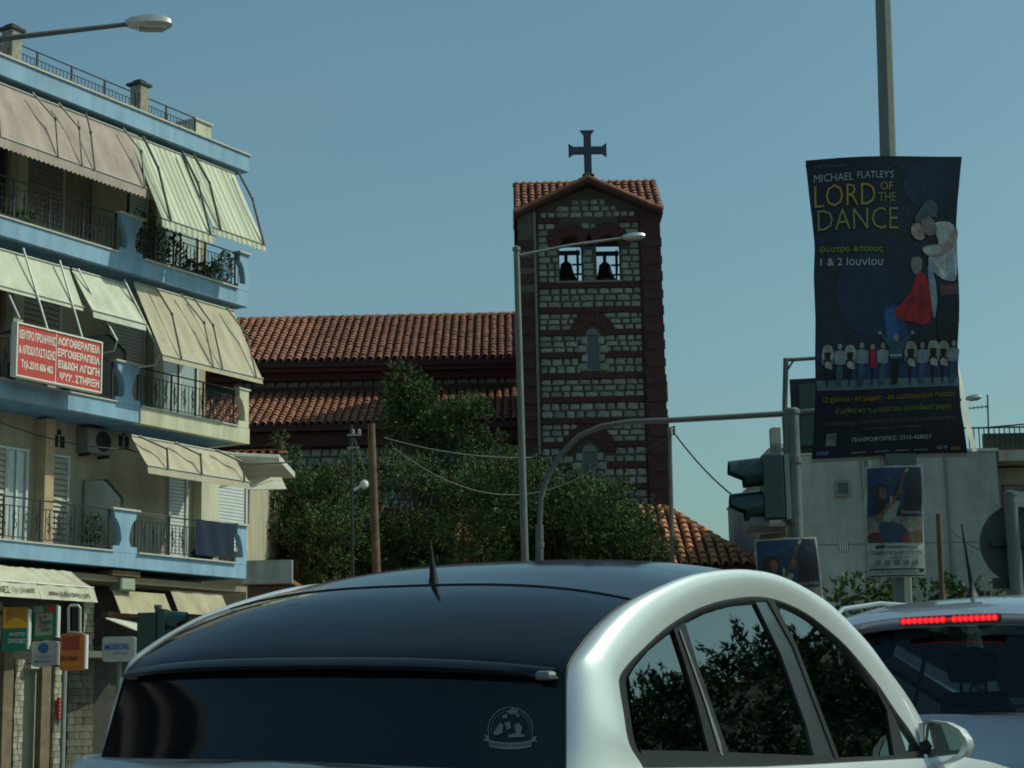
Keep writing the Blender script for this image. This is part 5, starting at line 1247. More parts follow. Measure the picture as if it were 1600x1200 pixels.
for cx, cy, w_, h_ in ((1358,322,5,3),): bpoly(b, circ(cx, cy, w_, h_, 8), 6)
bw('Θέατρο Δάσους', 1279, 1378, 388, 400, M_tg, bold=.01); bw('1 & 2 Ιουνίου', 1280, 1378, 406, 419, M_tw, bold=.01)
bw('12 χρόνια - 60 χώρες - 60 εκατομμύρια θεατές', 1286, 1492, 620, 630, M_ty, sl=-.045, bold=.01)
bw('Ο μύθος και η μαγεία του ιρλανδικού χορού', 1307, 1486, 636, 646, M_tg, sl=-.035)
bw('ΠΡΟΠΩΛΗΣΗ: ΕΚΔΟΤΗΡΙΟ ΠΛΑΤΕΙΑΣ ΑΡΙΣΤΟΤΕΛΟΥΣ - ΑΘΗΝΟΡΑΜΑ ΜΕΛΟΣ', 1292, 1497, 657, 662, M_td, sl=-.04)
bw('www.ticketnet.gr   210 8840600', 1350, 1440, 665, 669, M_td, sl=-.03)
bw('ΠΛΗΡΟΦΟΡΙΕΣ: 2310-428027', 1336, 1458, 680, 687, M_tw, sl=-.03, bold=.01)
bw('AD M', 1467, 1484, 694, 699, M_tw)
b = MB()
bpoly(b, [(1296,674),(1312,673),(1311,692),(1295,692)], 3, 0); bpoly(b, [(1298,677),(1310,676),(1309,681),(1298,681)], 4, 1)
bpoly(b, [(1282,700),(1301,699),(1300,706),(1281,706)], 3, 1)
for x in (1336, 1372, 1404, 1432): bpoly(b, [(x,702-.03*(x-1336)),(x+22,701-.03*(x-1336)),(x+22,703-.03*(x-1336)),(x,704-.03*(x-1336))], 3, 0)
bpoly(b, [(1490,695),(1506,694),(1506,699),(1490,700)], 3, 2)
b.build('printed_logo', [ink('greybox', (.16,.17,.15)), ink('bluebox', (.08,.12,.25)), ink('orangebox', (.20,.12,.02))], ban, recalc=False)
b = MB()
for _ in range(26):
    x, y = random.uniform(1380,1490), random.uniform(255,390); bpoly(b, [(x,y),(x+1.0,y),(x+1,y+1.1),(x,y+1.1)], 2)
b.build('printed_sparkles', ink('spark', (.3,.35,.4)), ban, recalc=False, kind='stuff')

# ================================================================ guitarist posters
def poster(name, label, TL, TR, BR, BL, Y, vmax=1.0, cat='poster'):
    c = [hitY(*q, Y) for q in (TL, TR, BR, BL)]
    def F(u, v, off=0):
        p = c[0].lerp(c[1], u).lerp(c[3].lerp(c[2], u), v/vmax)
        p.y += .05*(2*u-1)**2 - .012*math.sin(v*9) - off; return p
    t = thing(name, label, cat, ((c[2].x+c[3].x)/2, Y, min(c[2].z, c[3].z)))
    MB().thick([[F(j/10, vmax*i/16) for j in range(11)] for i in range(17)], Vector((0,.003,0))).build('poster_sheet', ink('poster_white', (.36,.37,.32)), t, recalc=False, smooth=60)
    cols = [ink('sky_blue', (0.015,0.037,0.082)), ink('night', (0.008,0.010,0.022)), ink('cream', (0.177,0.163,0.122)), ink('redcloth', (0.109,0.014,0.010)), ink('hair2', (0.020,0.015,0.014)), ink('face', (0.163,0.068,0.037)), ink('tshirt', (0.015,0.019,0.027)), ink('guitar', (0.231,0.245,0.204)), ink('jeans', (0.020,0.041,0.082)), ink('wine', (0.061,0.008,0.020)), ink('poster_black', (0.020,0.020,0.020)), ink('poster_line', (0.082,0.020,0.020)), ink('ochre', (0.109,0.061,0.020)), ink('paleblue', (0.034,0.068,0.102))]
    b = MB()
    def g(pts, lay, m):
        pts = [(u, min(v, vmax-.005)) for u, v in pts]
        if min(v for u, v in pts) >= vmax-.006: return
        if len(pts) > 4: pts = soften(pts)
        drape(b, pts, lambda u, v: F(u, v, .003+.0015*lay), m, .15)
    g([(.02,.015),(.97,.015),(.97,.69),(.02,.69)], 0, 0); g([(.66,.015),(.97,.015),(.97,.46),(.60,.46),(.68,.2)], 1, 1)
    g([(.02,.45),(.97,.46),(.97,.60),(.02,.62)], 2, 2); g([(.02,.62),(.12,.59),(.38,.61),(.42,.69),(.02,.69)], 3, 3); g([(.70,.60),(.97,.57),(.97,.69),(.62,.69)], 3, 12)
    g([(.55,.40),(.70,.38),(.66,.46),(.55,.45)], 2, 9); g([(.25,.09),(.45,.11),(.52,.16),(.40,.13)], 1, 13)
    g([(.08,.24),(.10,.18),(.20,.145),(.30,.17),(.34,.22),(.26,.27),(.22,.31),(.12,.30)], 4, 4)
    g([(.22,.19),(.31,.19),(.335,.25),(.31,.30),(.24,.31),(.20,.26)], 5, 5)
    g([(.10,.34),(.22,.31),(.32,.33),(.34,.38),(.24,.46),(.12,.45)], 4, 6)
    g([(.12,.44),(.24,.43),(.36,.33),(.44,.35),(.30,.47),(.20,.51),(.14,.49)], 6, 5)
    g([(.18,.50),(.42,.50),(.60,.53),(.74,.60),(.72,.64),(.55,.60),(.56,.69),(.32,.69),(.24,.62)], 4, 8)
    g([(.38,.28),(.44,.26),(.43,.34),(.50,.31),(.58,.33),(.52,.38),(.50,.45),(.40,.51),(.30,.51),(.26,.47),(.34,.41),(.40,.36)], 6, 7)
    g([(.42,.34),(.46,.35),(.71,.04),(.67,.03)], 7, 12); g([(.53,.21),(.59,.19),(.62,.24),(.55,.30)], 8, 5); g([(.66,.055),(.70,.02),(.74,.03),(.70,.07)], 8, 7)
    g([(.56,.62),(.70,.62),(.76,.69),(.58,.69)], 5, 3)
    g([(.14,.715),(.30,.71),(.30,.74),(.14,.745)], 1, 10); g([(.32,.72),(.88,.715),(.88,.735),(.32,.74)], 1, 2)
    g([(.03,.925),(.98,.92),(.98,.93),(.03,.938)], 1, 11); g([(.03,.985),(.98,.978),(.98,.986),(.03,.995)], 1, 10)
    for k in range(5): g([(.12+.16*k,.85),(.22+.16*k,.845),(.22+.16*k,.89),(.12+.16*k,.895)], 1, 2)
    b.build('printed_picture', cols, t, recalc=False)
    def w(txt, u0, u1, v0, v1, m, bold=0):
        if v1 > vmax: return
        b = MB(); write(b, txt, u0, u1, 0, 1, lambda x, y: F(x, v1+(v0-v1)*y, .02), bold=bold); b.build('lettering', m, t, recalc=False)
    w('Πασχαλίδη', .58, .94, .405, .44, M_tw); w('ΣΑΒΒΑΤΟ 16 ΑΥΓΟΥΣΤΟΥ', .08, .93, .765, .80, ink('poster_black', ()), .02); w('ώρα 21:30', .38, .66, .815, .835, ink('poster_black', ())); w('Θέατρο Δάσους', .34, .86, .722, .736, ink('poster_black', ())); w('Π.Ο.Α.   τηλ. 2310 428027', .06, .9, .947, .967, ink('poster_black', ()))
    b = MB()
    for v in (.06, vmax-.06): b.box(c[0].x+.05, c[1].x-.05, Y+.02, Y+.05, F(.5, v).z-.01, F(.5, v).z+.01)
    b.build('mounting_batten', M_iron, t); return t
poster('guitarist_poster', 'tall concert poster of a seated guitarist below the big dance banner', (1354,729), (1443,726), (1448,902), (1357,902), 15.48)
poster('guitarist_poster', 'guitarist poster on the near signal post, its lower half hidden by the silver car', (1180,843), (1277,838), (1291,950), (1187,960), 13.9, .66)
# ================================================================ cars
M_silver = mat('silver_paint', (.70,.73,.72), .38, metal=.58, var=.015, coat=.4, bump=0)
M_bodyin = mat('cabin_dark', (.012,.013,.015), .8)
M_rubber = mat('black_trim', (.010,.012,.014), .55, bump=0, var=.05, spec=.3)
M_dglass = mat('dark_roof_glass', (.004,.007,.012), .07, var=.05, bump=0, spec=.45)
M_sideglass = glass('car_side_glass', .10, 2.6, .01, (.92,1,1))
M_tyre = mat('tyre', (.02,.02,.02), .85)
M_seat = mat('seat_fabric', (.03,.032,.036), .9)
def catmull(P, n):
    P = [Vector(p) for p in P]; out = []
    for i in range(len(P)-1):
        a = P[max(i-1,0)]; b_ = P[i]; c = P[i+1]; d = P[min(i+2,len(P)-1)]
        for k in range(n):
            t = k/n; out.append(.5*((2*b_)+(c-a)*t+(2*a-5*b_+4*c-d)*t*t+(3*b_-a-3*c+d)*t**3))
    out.append(P[-1]); return out
def lower_body(CP, par, u0, u1, hw, belt, m, nose=.62):
    """closed lower body: rounded plan rings stacked from sill to belt, closed by a bonnet and deck"""
    rings = []
    lv = [(.20,.93,.10),(.30,.97,.03),(.50,1.0,0),(.68,1.0,0),(.82,.99,.02),(.94,.98,.05),(1.0,.955,.09)]
    n = 64
    for f_, wf, ins in lv:
        ring = []
        uc, ul, vl, rr = (u0+u1)/2, (u1-u0)/2-ins, hw*wf, .34
        q = [(ul+.05*(1-(y/(vl-rr))**2)-.05, y) for y in np.linspace(0, vl-rr, 4)[:-1]]+[(ul-rr+rr*math.cos(a)-.0, vl-rr+rr*math.sin(a)) for a in np.linspace(0, math.pi/2, 9)]+[(x, vl) for x in np.linspace(ul-rr, 0, 6)[1:]]
        half_ = q+[(-x, y) for x, y in q[::-1][1:]]; full = half_+[(x, -y) for x, y in half_[::-1][1:-1]]; n = len(full)
        for x, y in full:
            u = uc+x; z = belt(u)*f_ if f_ > .3 else f_
            ring.append(CP(u, y, z))
        rings.append(ring+[ring[0]])
    b = MB(); b.grid(rings); top = rings[-1][:-1]
    # deck grid: join opposite points of the top ring
    half = n//2; D = []
    for k in range(half+1):
        i = k; j = (n-k) % n
        a, c = top[i % n], top[j]; row = []
        for t in range(9):
            p = a.lerp(c, t/8); p.z += .01*math.sin(math.pi*t/8); row.append(p)
        D.append(row)
    b.grid(D); b.add(rings[0][:-1], [tuple(range(n))])
    return b.build('body', m, par, smooth=50)
def wheel(CP, par, u, v, r=.31):
    sg = 1 if v > 0 else -1
    def T(x, y, z): return CP(u+x, v+y*sg, r+z)
    prof = [(r*.62,-.10),(r*.9,-.11),(r,-.08),(r,.08),(r*.9,.11),(r*.62,.10)]
    def lat(pr): 
        b = MB(T); n = 28
        b.grid([[(rr*math.cos(2*math.pi*k/n), yy, rr*math.sin(2*math.pi*k/n)) for k in range(n+1)] for rr, yy in pr]); return b
    w = thing('wheel', 'x', 'x', CP(u, v, r)); del w['label']; del w['category']; w.parent = par; w.location = CP(u, v, r)-par.location
    lat(prof+[prof[0]]).build('tyre', M_tyre, w, smooth=40)
    b = lat([(r*.63,-.08),(r*.63,.07),(r*.5,.085),(r*.12,.06),(.0,.07)])
    b.build('rim', mat('alloy', (.35,.36,.36), .35, metal=.8), w, smooth=40)
def antenna(par, base, up, L_, lean, flare=(.035,.07)):
    b = MB(); b.grid([[base+Vector((H.x*flare[1]*k*math.cos(a)+N.x*flare[0]*k*math.sin(a), H.y*flare[1]*k*math.cos(a)+N.y*flare[0]*k*math.sin(a), z*(.55 if flare[0] < .02 else 1))) for a in np.linspace(0, 2*math.pi, 13)] for k, z in ((1.05,-.01),(1,.004),(.72,.018),(.45,.04),(.28,.065),(.2,.075))])
    o = b.build('antenna_base', M_rubber, par, smooth=60)
    t = base+Vector((0,0,.03 if flare[0] < .02 else .05)); MB().tube([t, t+lean*.4+Vector((0,0,L_*.4)), t+lean+Vector((0,0,L_))], .012, 8, r1=.0035).build('antenna_rod', M_rubber, par, smooth=60); return o
def seat(CP, par, u, v, h_=1.02, head=True):
    s = MB(CP); P = []
    for z, w, d in ((.45,.24,.12),(.6,.25,.12),(.8,.245,.10),(.95,.21,.085),(h_+.0,.15,.06)):
        uu = u-(z-.45)*.28
        P.append([(uu+d*math.cos(a), v+w*math.copysign(abs(math.sin(a))**.6, math.sin(a)), z) for a in np.linspace(0, 2*math.pi, 17)])
    s.grid(P); s.ext(circ(u+.22, v, .27, .25, 12), .30, .46, 'xy')
    q = s.build('seat', M_seat, par, smooth=60)
    if head:
        s = MB(CP); uu = u-(h_-.40)*.28; P = []
        for z, w, d in ((h_+.04,.02,.01),(h_+.05,.11,.04),(h_+.12,.135,.05),(h_+.19,.12,.045),(h_+.215,.03,.02)):
            P.append([(uu+d*math.cos(a), v+w*math.copysign(abs(math.sin(a))**.6, math.sin(a)), z) for a in np.linspace(0, 2*math.pi, 17)])
        s.grid(P); s.tube([(uu, v-.06, h_-.06), (uu, v-.06, h_+.08)], .008, 6).tube([(uu, v+.06, h_-.06), (uu, v+.06, h_+.08)], .008, 6)
        s.build('headrest', M_seat, par, smooth=60)

# ---------------------------------------------------------------- silver hatchback in front of us
K_ = hitY(883, 1183, 4.0); O1 = K_-N*.68; O1.z = 0
N1 = (N-Vector((0,0,.030))).normalized()      # the road's crossfall tips the car a little to the right
def CP1(u, v, z): return O1+H*u+N1*v+Vector((0,0,z+.012))
def side_hit(px, py, a, k):
    nn = Vector((N.x, N.y, k)).normalized(); return hitP(px, py, O1+N*a+Vector((0,0,.95)), nn)
K0p = [(883,1275),(883,1215),(883,1150),(883,1090),(884,1057),(888,1039),(902,1016),(929,983),(966,951),(1013,926),(1054,909),(1091,901),(1119,898),(1147,897),(1184,900),(1216,909),(1248,923),(1276,939),(1297,956),(1322,979),(1346,1004),(1373,1039),(1401,1076),(1422,1108),(1440,1142)]
K2p = [(1030,1250),(1003,1196),(983,1162),(974,1112),(968,1076),(968,1058),(980,1039),(1008,1010),(1044,978),(1085,953),(1125,939),(1160,933),(1184,932),(1206,935),(1233,944),(1262,959),(1290,980),(1311,998),(1327,1014),(1350,1041),(1375,1073),(1398,1108),(1420,1138),(1432,1158),(1441,1176)]
K3p = [(1030,1240),(1003,1181),(994,1160),(986,1108),(981,1072),(982,1058),(993,1040),(1018,1013),(1054,985),(1092,963),(1132,951),(1165,947),(1185,946),(1207,947),(1232,954),(1261,969),(1287,989),(1307,1007),(1322,1022),(1344,1050),(1368,1084),(1391,1118),(1412,1146),(1426,1164),(1436,1180)]
K0 = catmull([side_hit(x, y, .692, .09) for x, y in K0p], 4)
K2 = catmull([side_hit(x, y, .765, .21) for x, y in K2p], 4)
K3 = catmull([side_hit(x, y, .757, .21) for x, y in K3p], 4)
def mir(p): d = Vector(p)-O1-Vector((0,0,.012)); v = d.dot(N1); return Vector(p)-N1*(2*v)
def both(P): return [P, [[mir(q) for q in r][::-1] for r in P]]
car = thing('silver_hatchback', 'silver hatchback with dark glass roof and arched side windows, seen from behind at close range', 'car', CP1(1.5, 0, 0))
def cpos(P0_): d = P0_-O1; return d.dot(H), d.dot(N), d.z
# silver arch bands, both sides
nK = len(K0)
def band(i):
    a, c = K0[i], K2[i]; t = i/(nK-1)
    out = (N*.030+Vector((0,0,.070)))*(1 if t > .12 else 1)+(-H)*(.04*max(0, 1-t*4))
    ctl = a.lerp(c, .42)+out; r = []
    for j in range(11): s = j/10; r.append(a*(1-s)**2+ctl*2*s*(1-s)+c*s*s)
    return r
arc_ = [band(i) for i in range(nK)]
for P in both(arc_): MB().grid(P).build('roof_arch', M_silver, car, smooth=True)
# frames round the windows
for P in both([[K2[i], K2[i].lerp(K3[i], .5)+N*.006, K3[i]-N*.004] for i in range(nK)]): MB().grid(P).build('window_surround', M_rubber, car, smooth=True)
def sp_(pts, a=.795): return [side_hit(x, y, a-.035, .21) for x, y in pts]
def sidepiece(name, pts, m, a=.795, th=.012, **kw):
    q = sp_(pts, a); n = len(q)
    for s in (0, 1):
        w = q if not s else [mir(p) for p in q]; off = N*(-th if not s else th)
        b = MB(); b.add(w+[p+off for p in w], [tuple(range(n)), tuple(range(2*n-1, n-1, -1))]+[(i, i+n, (i+1) % n+n, (i+1) % n) for i in range(n)]); b.build(name, m, car, **kw)
gl1 = [(1056,984),(1040,995),(1012,1018),(992,1042),(983,1057),(986,1100),(994,1160),(1003,1175),(1112,1176),(1091,1099),(1072,1035)]
gl2 = [(1068,976),(1100,960),(1137,949),(1165,945),(1181,944),(1221,1021),(1262,1136),(1276,1184),(1140,1179),(1119,1127),(1091,1048)]
gl3 = [(1209,945),(1232,952),(1261,967),(1289,989),(1332,1031),(1357,1060),(1387,1109),(1403,1175),(1383,1184),(1311,1188),(1276,1099),(1244,1011)]
gl4 = [(1366,1080),(1391,1117),(1412,1146),(1433,1172),(1412,1174),(1398,1125)]
for g_ in (gl1, gl2, gl3, gl4): sidepiece('side_window', g_, M_sideglass, .790, .004)
sidepiece('door_pillar', [(1181,941),(1210,941),(1244,1009),(1277,1097),(1313,1192),(1274,1190),(1261,1136),(1220,1021)], mat('pillar_grey', (.035,.04,.045), .3, coat=.4, bump=0), .798)
sidepiece('door_pillar', [(1053,983),(1070,972),(1093,1046),(1121,1126),(1143,1186),(1110,1184),(1089,1099),(1070,1035)], M_rubber, .798)
sidepiece('door_seam', [(1062,985),(1064,984),(1105,1098),(1126,1160),(1130,1180),(1127,1180),(1102,1098)], M_galv, .802, .003)
sidepiece('window_strip', [(1199,937),(1209,937),(1246,1011),(1279,1099),(1312,1186),(1306,1186),(1273,1099),(1240,1011)], M_rubber, .802, .005)
sidepiece('mirror_triangle', [(1356,1052),(1366,1064),(1384,1092),(1402,1130),(1418,1178),(1398,1186),(1386,1109)], M_rubber, .798)
sidepiece('window_sill', [(1001,1172),(1112,1174),(1275,1181),(1311,1184),(1400,1180),(1440,1172),(1446,1200),(1310,1204),(1140,1200),(1006,1198)], M_rubber, .800)
# dark glass tailgate, roof and windscreen as one crowned skin
def crownv(i):
    t = i/(nK-1); 
    up = .004+.052*math.sin(math.pi*min(1, max(0, (t-.06)/.86)))**1.0
    back = -.115*max(0, 1-t/.36); fwd = .16*max(0, (t-.6)/.4)
    return Vector((0,0,up))+H*(back+fwd)
NT = 30
def skin(i, t, off=0):
    i0 = min(int(i), nK-2); f_ = i-i0; Rk = K0[i0].lerp(K0[i0+1], f_); cv = crownv(i0).lerp(crownv(i0+1), f_)
    p = mir(Rk).lerp(Rk, t)+cv*(1-abs(2*t-1)**2.8); 
    return p+cv.normalized()*off if off else p
iseam = min(range(nK), key=lambda i: (pix(K0[i])[0]-989)**2+(pix(K0[i])[1]-937)**2)
isp = min(range(nK), key=lambda i: (pix(K0[i])[0]-884)**2+(pix(K0[i])[1]-1060)**2)
MB().grid([[skin(i, j/NT) for j in range(NT+1)] for i in range(0, iseam+1)]).build('tailgate_glass', M_dglass, car, smooth=True)
MB().grid([[skin(i, j/NT) for j in range(NT+1)] for i in range(iseam, 58)]).build('roof_panel', mat('dark_roof_panel', (.012,.017,.025), .14, coat=.2, var=.04, bump=0), car, smooth=True)
MB().grid([[skin(i, j/NT) for j in range(NT+1)] for i in range(57, nK)]).build('windscreen', M_sideglass, car, smooth=True)
MB().tube([skin(iseam, j/40, .0) for j in range(41)], .0035, 5).build('roof_seam', M_rubber, car)
MB().tube([K0[i]+Vector((0,0,.001)) for i in range(0, 58)], .004, 5).build('glass_seal', M_rubber, car)
MB().tube([mir(K0[i]) for i in range(0, 58)], .004, 5).build('glass_seal', M_rubber, car)
# spoiler lip across the glass
S_ = []
for j in range(31):
    t = .015+.97*j/30; a = skin(isp+2.2, t, .004); c = skin(isp-.4, t, .01); bk = -H*(.020*(1-.3*abs(2*t-1)**4))
    S_.append([a, a.lerp(c, .4)+bk*.8+Vector((0,0,.004)), c+bk+Vector((0,0,.001)), c+bk*.92+Vector((0,0,-.008)), c-Vector((0,0,.006))])
MB().grid(S_).build('spoiler', mat('spoiler_gloss', (.005,.007,.010), .16, bump=0, spec=.35), car, smooth=50)
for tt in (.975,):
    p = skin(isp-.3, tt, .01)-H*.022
    b = MB(lambda x, y, z, p=p: p+N*x+H*y+Vector((0,0,z))); b.box(-.022,.018,-.008,.03,-.012,.008); b.build('spoiler_glint', mat('glint_grey', (.22,.24,.25), .3, metal=.5, bump=0), car, bevel=.008)  # pale block standing in for the highlight at the right end of the lip
# lower body
def belt1(u): return float(np.interp(u, [-.3,.0,.15,.9,2.6,3.2,3.95], [.900,.900,.905,.885,.87,.80,.62]))
lower_body(CP1, car, -.25, 3.90, .84, belt1, M_silver)
a_ = skin(0, 0); 
for u, v in ((.62,.80),(.62,-.80),(3.2,.80),(3.2,-.80)): wheel(CP1, car, u, v)
for v in (-.62, .62):
    MB(CP1).box(-.275, -.14, v-.14, v+.14, .58, .80).build('tail_light', mat('tail_lens', (.30,.01,.01), .15, coat=.6, bump=0), car, bevel=.02)
MB(CP1).box(-.285, -.22, -.26, .26, .42, .53).build('number_plate_holder', mat('plate_white', (.6,.6,.55), .5), car)
for u, v in ((1.05,-.36),(1.05,.0),(1.05,.36)): seat(CP1, car, u, v, .90)
for v in (-.36,.36): seat(CP1, car, 1.95, v, .93)
MB(CP1).box(2.45, 2.75, -.65, .65, .6, .90).build('dashboard', M_bodyin, car, bevel=.04)
b = MB(CP1); b.tube([(2.38+.07*math.sin(a), -.36+.18*math.cos(a), .86+.17*math.sin(a)) for a in np.linspace(0, 2*math.pi, 25)], .014, 6); b.build('steering_wheel', M_rubber, car)
# antenna on the roof seam
best = min(((pix(skin(i, j/60))[0]-680)**2+(pix(skin(i, j/60))[1]-908)**2, i, j) for i in range(iseam, 50) for j in range(61))
pa = skin(best[1], best[2]/60)
MB().tube([pa+Vector((0,0,-.004)), pa+Vector((0,0,.012)), pa+Vector((0,0,.05))-N*.004, pa+Vector((0,0,.108))-N*.010], .0145, 10, r1=.003).build('antenna', M_rubber, car, smooth=60)
# door mirrors
mc = side_hit(1432, 1165, .755, .21)
def mpt(px, py): return hitP(px, py, mc+H*.02, H)
gp = [(655,930),(700,915),(800,935),(870,990),(895,1050),(870,1110),(780,1160),(690,1170),(665,1080),(650,1000)]
spx = [(628,925),(700,902),(800,914),(880,955),(925,1020),(938,1070),(910,1120),(840,1160),(690,1198),(640,1060)]
gpt = [mpt(1280+x/4, 900+y/4) for x, y in gp]; spt = [mpt(1280+x/4, 900+y/4) for x, y in spx]
cm = sum(spt, Vector())/len(spt)
for s in (0, 1):
    f_ = (lambda p: p) if not s else mir
    ring = [[f_(p) for p in gpt]+[f_(gpt[0])]]; ring += [[f_(cm.lerp(p, k)+H*d) for p in spt+[spt[0]]] for k, d in ((1.0,-.012),(1.02,.02),(.97,.06),(.82,.10),(.5,.13),(.0,.14))]
    sh_ = MB().grid(ring).build('door_mirror', M_silver, car, smooth=55)
    MB().add([f_(p+H*.006) for p in gpt], [tuple(range(len(gpt)))]).build('mirror_glass', mat('mirror', (.75,.8,.8), .02, metal=1, var=.01, bump=0), sh_)
    MB().tube([f_(mc+Vector((0,0,-.02))-N*.02), f_(cm.lerp(spt[-1], .6)+H*.05)], .03, 8).build('mirror_stalk', M_rubber, sh_)
# emblem sticker low on the tailgate glass
def onskin(px, py):
    i, t = 8.0, .9
    for _ in range(14):
        q = pix(skin(i, t)); e = 1e-2; qi = pix(skin(i+e, t)); qt = pix(skin(i, t+e))
        J = np.array([[(qi[0]-q[0])/e, (qt[0]-q[0])/e], [(qi[1]-q[1])/e, (qt[1]-q[1])/e]]); d = np.linalg.solve(J, np.array([px-q[0], py-q[1]]))
        i = min(max(i+d[0], .01), nK-2.01); t = min(max(t+d[1], .0), 1)
    p = skin(i, t); return p-H*.004+Vector((0,0,.001))
st_ = MB(); cx_, cy_ = 799, 1141
def ringp(r0, r1, a0, a1, n=26, ry=1.0):
    for k in range(n):
        t0, t1 = R(a0+(a1-a0)*k/n), R(a0+(a1-a0)*(k+1)/n)
        st_.add([onskin(cx_+r*math.cos(t), cy_-ry*r*math.sin(t)) for r, t in ((r0,t0),(r1,t0),(r1,t1),(r0,t1))], [(0,1,2,3)])
ringp(34, 35.6, -15, 195); ringp(30, 30.8, -8, 188)
for k in range(18): # curved ribbon
    x0, x1 = 766+66*k/18, 766+66*(k+1)/18; f_ = lambda x: 10*math.sqrt(max(0, 1-((x-799)/40)**2))
    st_.add([onskin(x0, 1151+f_(x0)), onskin(x1, 1151+f_(x1)), onskin(x1, 1161.5+f_(x1)), onskin(x0, 1161.5+f_(x0))], [(0,1,2,3)])
for pl in ([(766,1152),(758,1147),(761,1154),(756,1157),(766,1160)], [(832,1152),(841,1151),(838,1155),(841,1159),(832,1160)],
           [(776,1140),(783,1130),(788,1134),(786,1146),(778,1150),(772,1147)], [(790,1130),(798,1128),(800,1138),(794,1142)], [(805,1134),(812,1130),(818,1138),(815,1148),(808,1146)], [(795,1149),(808,1146),(822,1149),(820,1152),(796,1153)], [(798,1110),(803,1106),(808,1110),(812,1108),(809,1116),(799,1117),(793,1112)], [(786,1118),(795,1116),(794,1122),(788,1124)], [(806,1117),(814,1116),(812,1122)]):
    st_.add([onskin(*q) for q in pl], [tuple(range(len(pl)))])
st_o = st_.build('emblem_sticker', mat('sticker_grey', (.17,.20,.18), .7, bump=0), None, recalc=False)
tag(st_o, 'round pale emblem sticker with a lettered ribbon on the dark rear glass', 'sticker')
b = MB(); write(b, 'JOHNNY PAZOO', 768, 830, 0, 1, lambda x, y: onskin(x, 1159.5-6*y+10*math.sqrt(max(0, 1-((x-799)/40)**2)))-H*.002)
lo = b.build('lettering', mat('sticker_dark', (.01,.015,.015), .6), st_o, recalc=False)

# ---------------------------------------------------------------- second car, lane to the right
E2 = hitY(1490, 958, 7.35); O2 = Vector((E2.x, E2.y, 0)); ZE = E2.z
def CP2(u, v, z): return O2+H*u+N*v+Vector((0,0,z))
car2 = thing('grey_estate_car', 'silver grey family car with its high brake light lit, partly hidden at the right edge', 'car', CP2(1.8, 0, 0))
M_sil2 = mat('silver_blue_paint', (.40,.45,.50), .30, metal=.6, var=.015, coat=.8, bump=0)
rz = ZE
prof = [(-.06, rz-.012, .53), (.02, rz+.02, .565), (.14, rz+.045, .58), (.4, rz+.082, .60), (.8, rz+.112, .61), (1.3, rz+.125, .61), (1.8, rz+.115, .60), (2.25, rz+.07, .58)]
def rsec(u, z, w, n=20, cr=.055): return [CP2(u-.05*(1-(2*j/n-1)**2)*(1 if u < .1 else 0), (2*j/n-1)*w, z-cr*abs(2*j/n-1)**3.2-.0) for j in range(n+1)]
MB().grid([rsec(*p) for p in prof]).build('roof_panel', M_sil2, car2, smooth=True)
MB().grid([rsec(-.06, rz-.012, .53), rsec(-.055, rz-.035, .54), rsec(-.02, rz-.055, .55)]).build('roof_spoiler', M_sil2, car2, smooth=50)
zb2 = .985
def rg(t, w0, w1, u0_, z0_, u1_, z1_, n=20): return [CP2(u0_+(u1_-u0_)*t-.05*(1-(2*j/n-1)**2), (2*j/n-1)*(w0+(w1-w0)*t), z0_+(z1_-z0_)*t-.05*(1-t)*abs(2*j/n-1)**3.2) for j in range(n+1)]
MB().grid([rg(t/6, .52, .62, .0, rz-.056, -.26, zb2) for t in range(7)]).build('rear_window', glass('rear_window_glass', .22, 1.45, .02, (.8,.9,1)), car2, smooth=True)
MB().grid([rg(t/6, .545, .68, 2.25, rz+.068, 3.05, .96) for t in range(7)]).build('windscreen', glass('rear_window_glass'), car2, smooth=True)
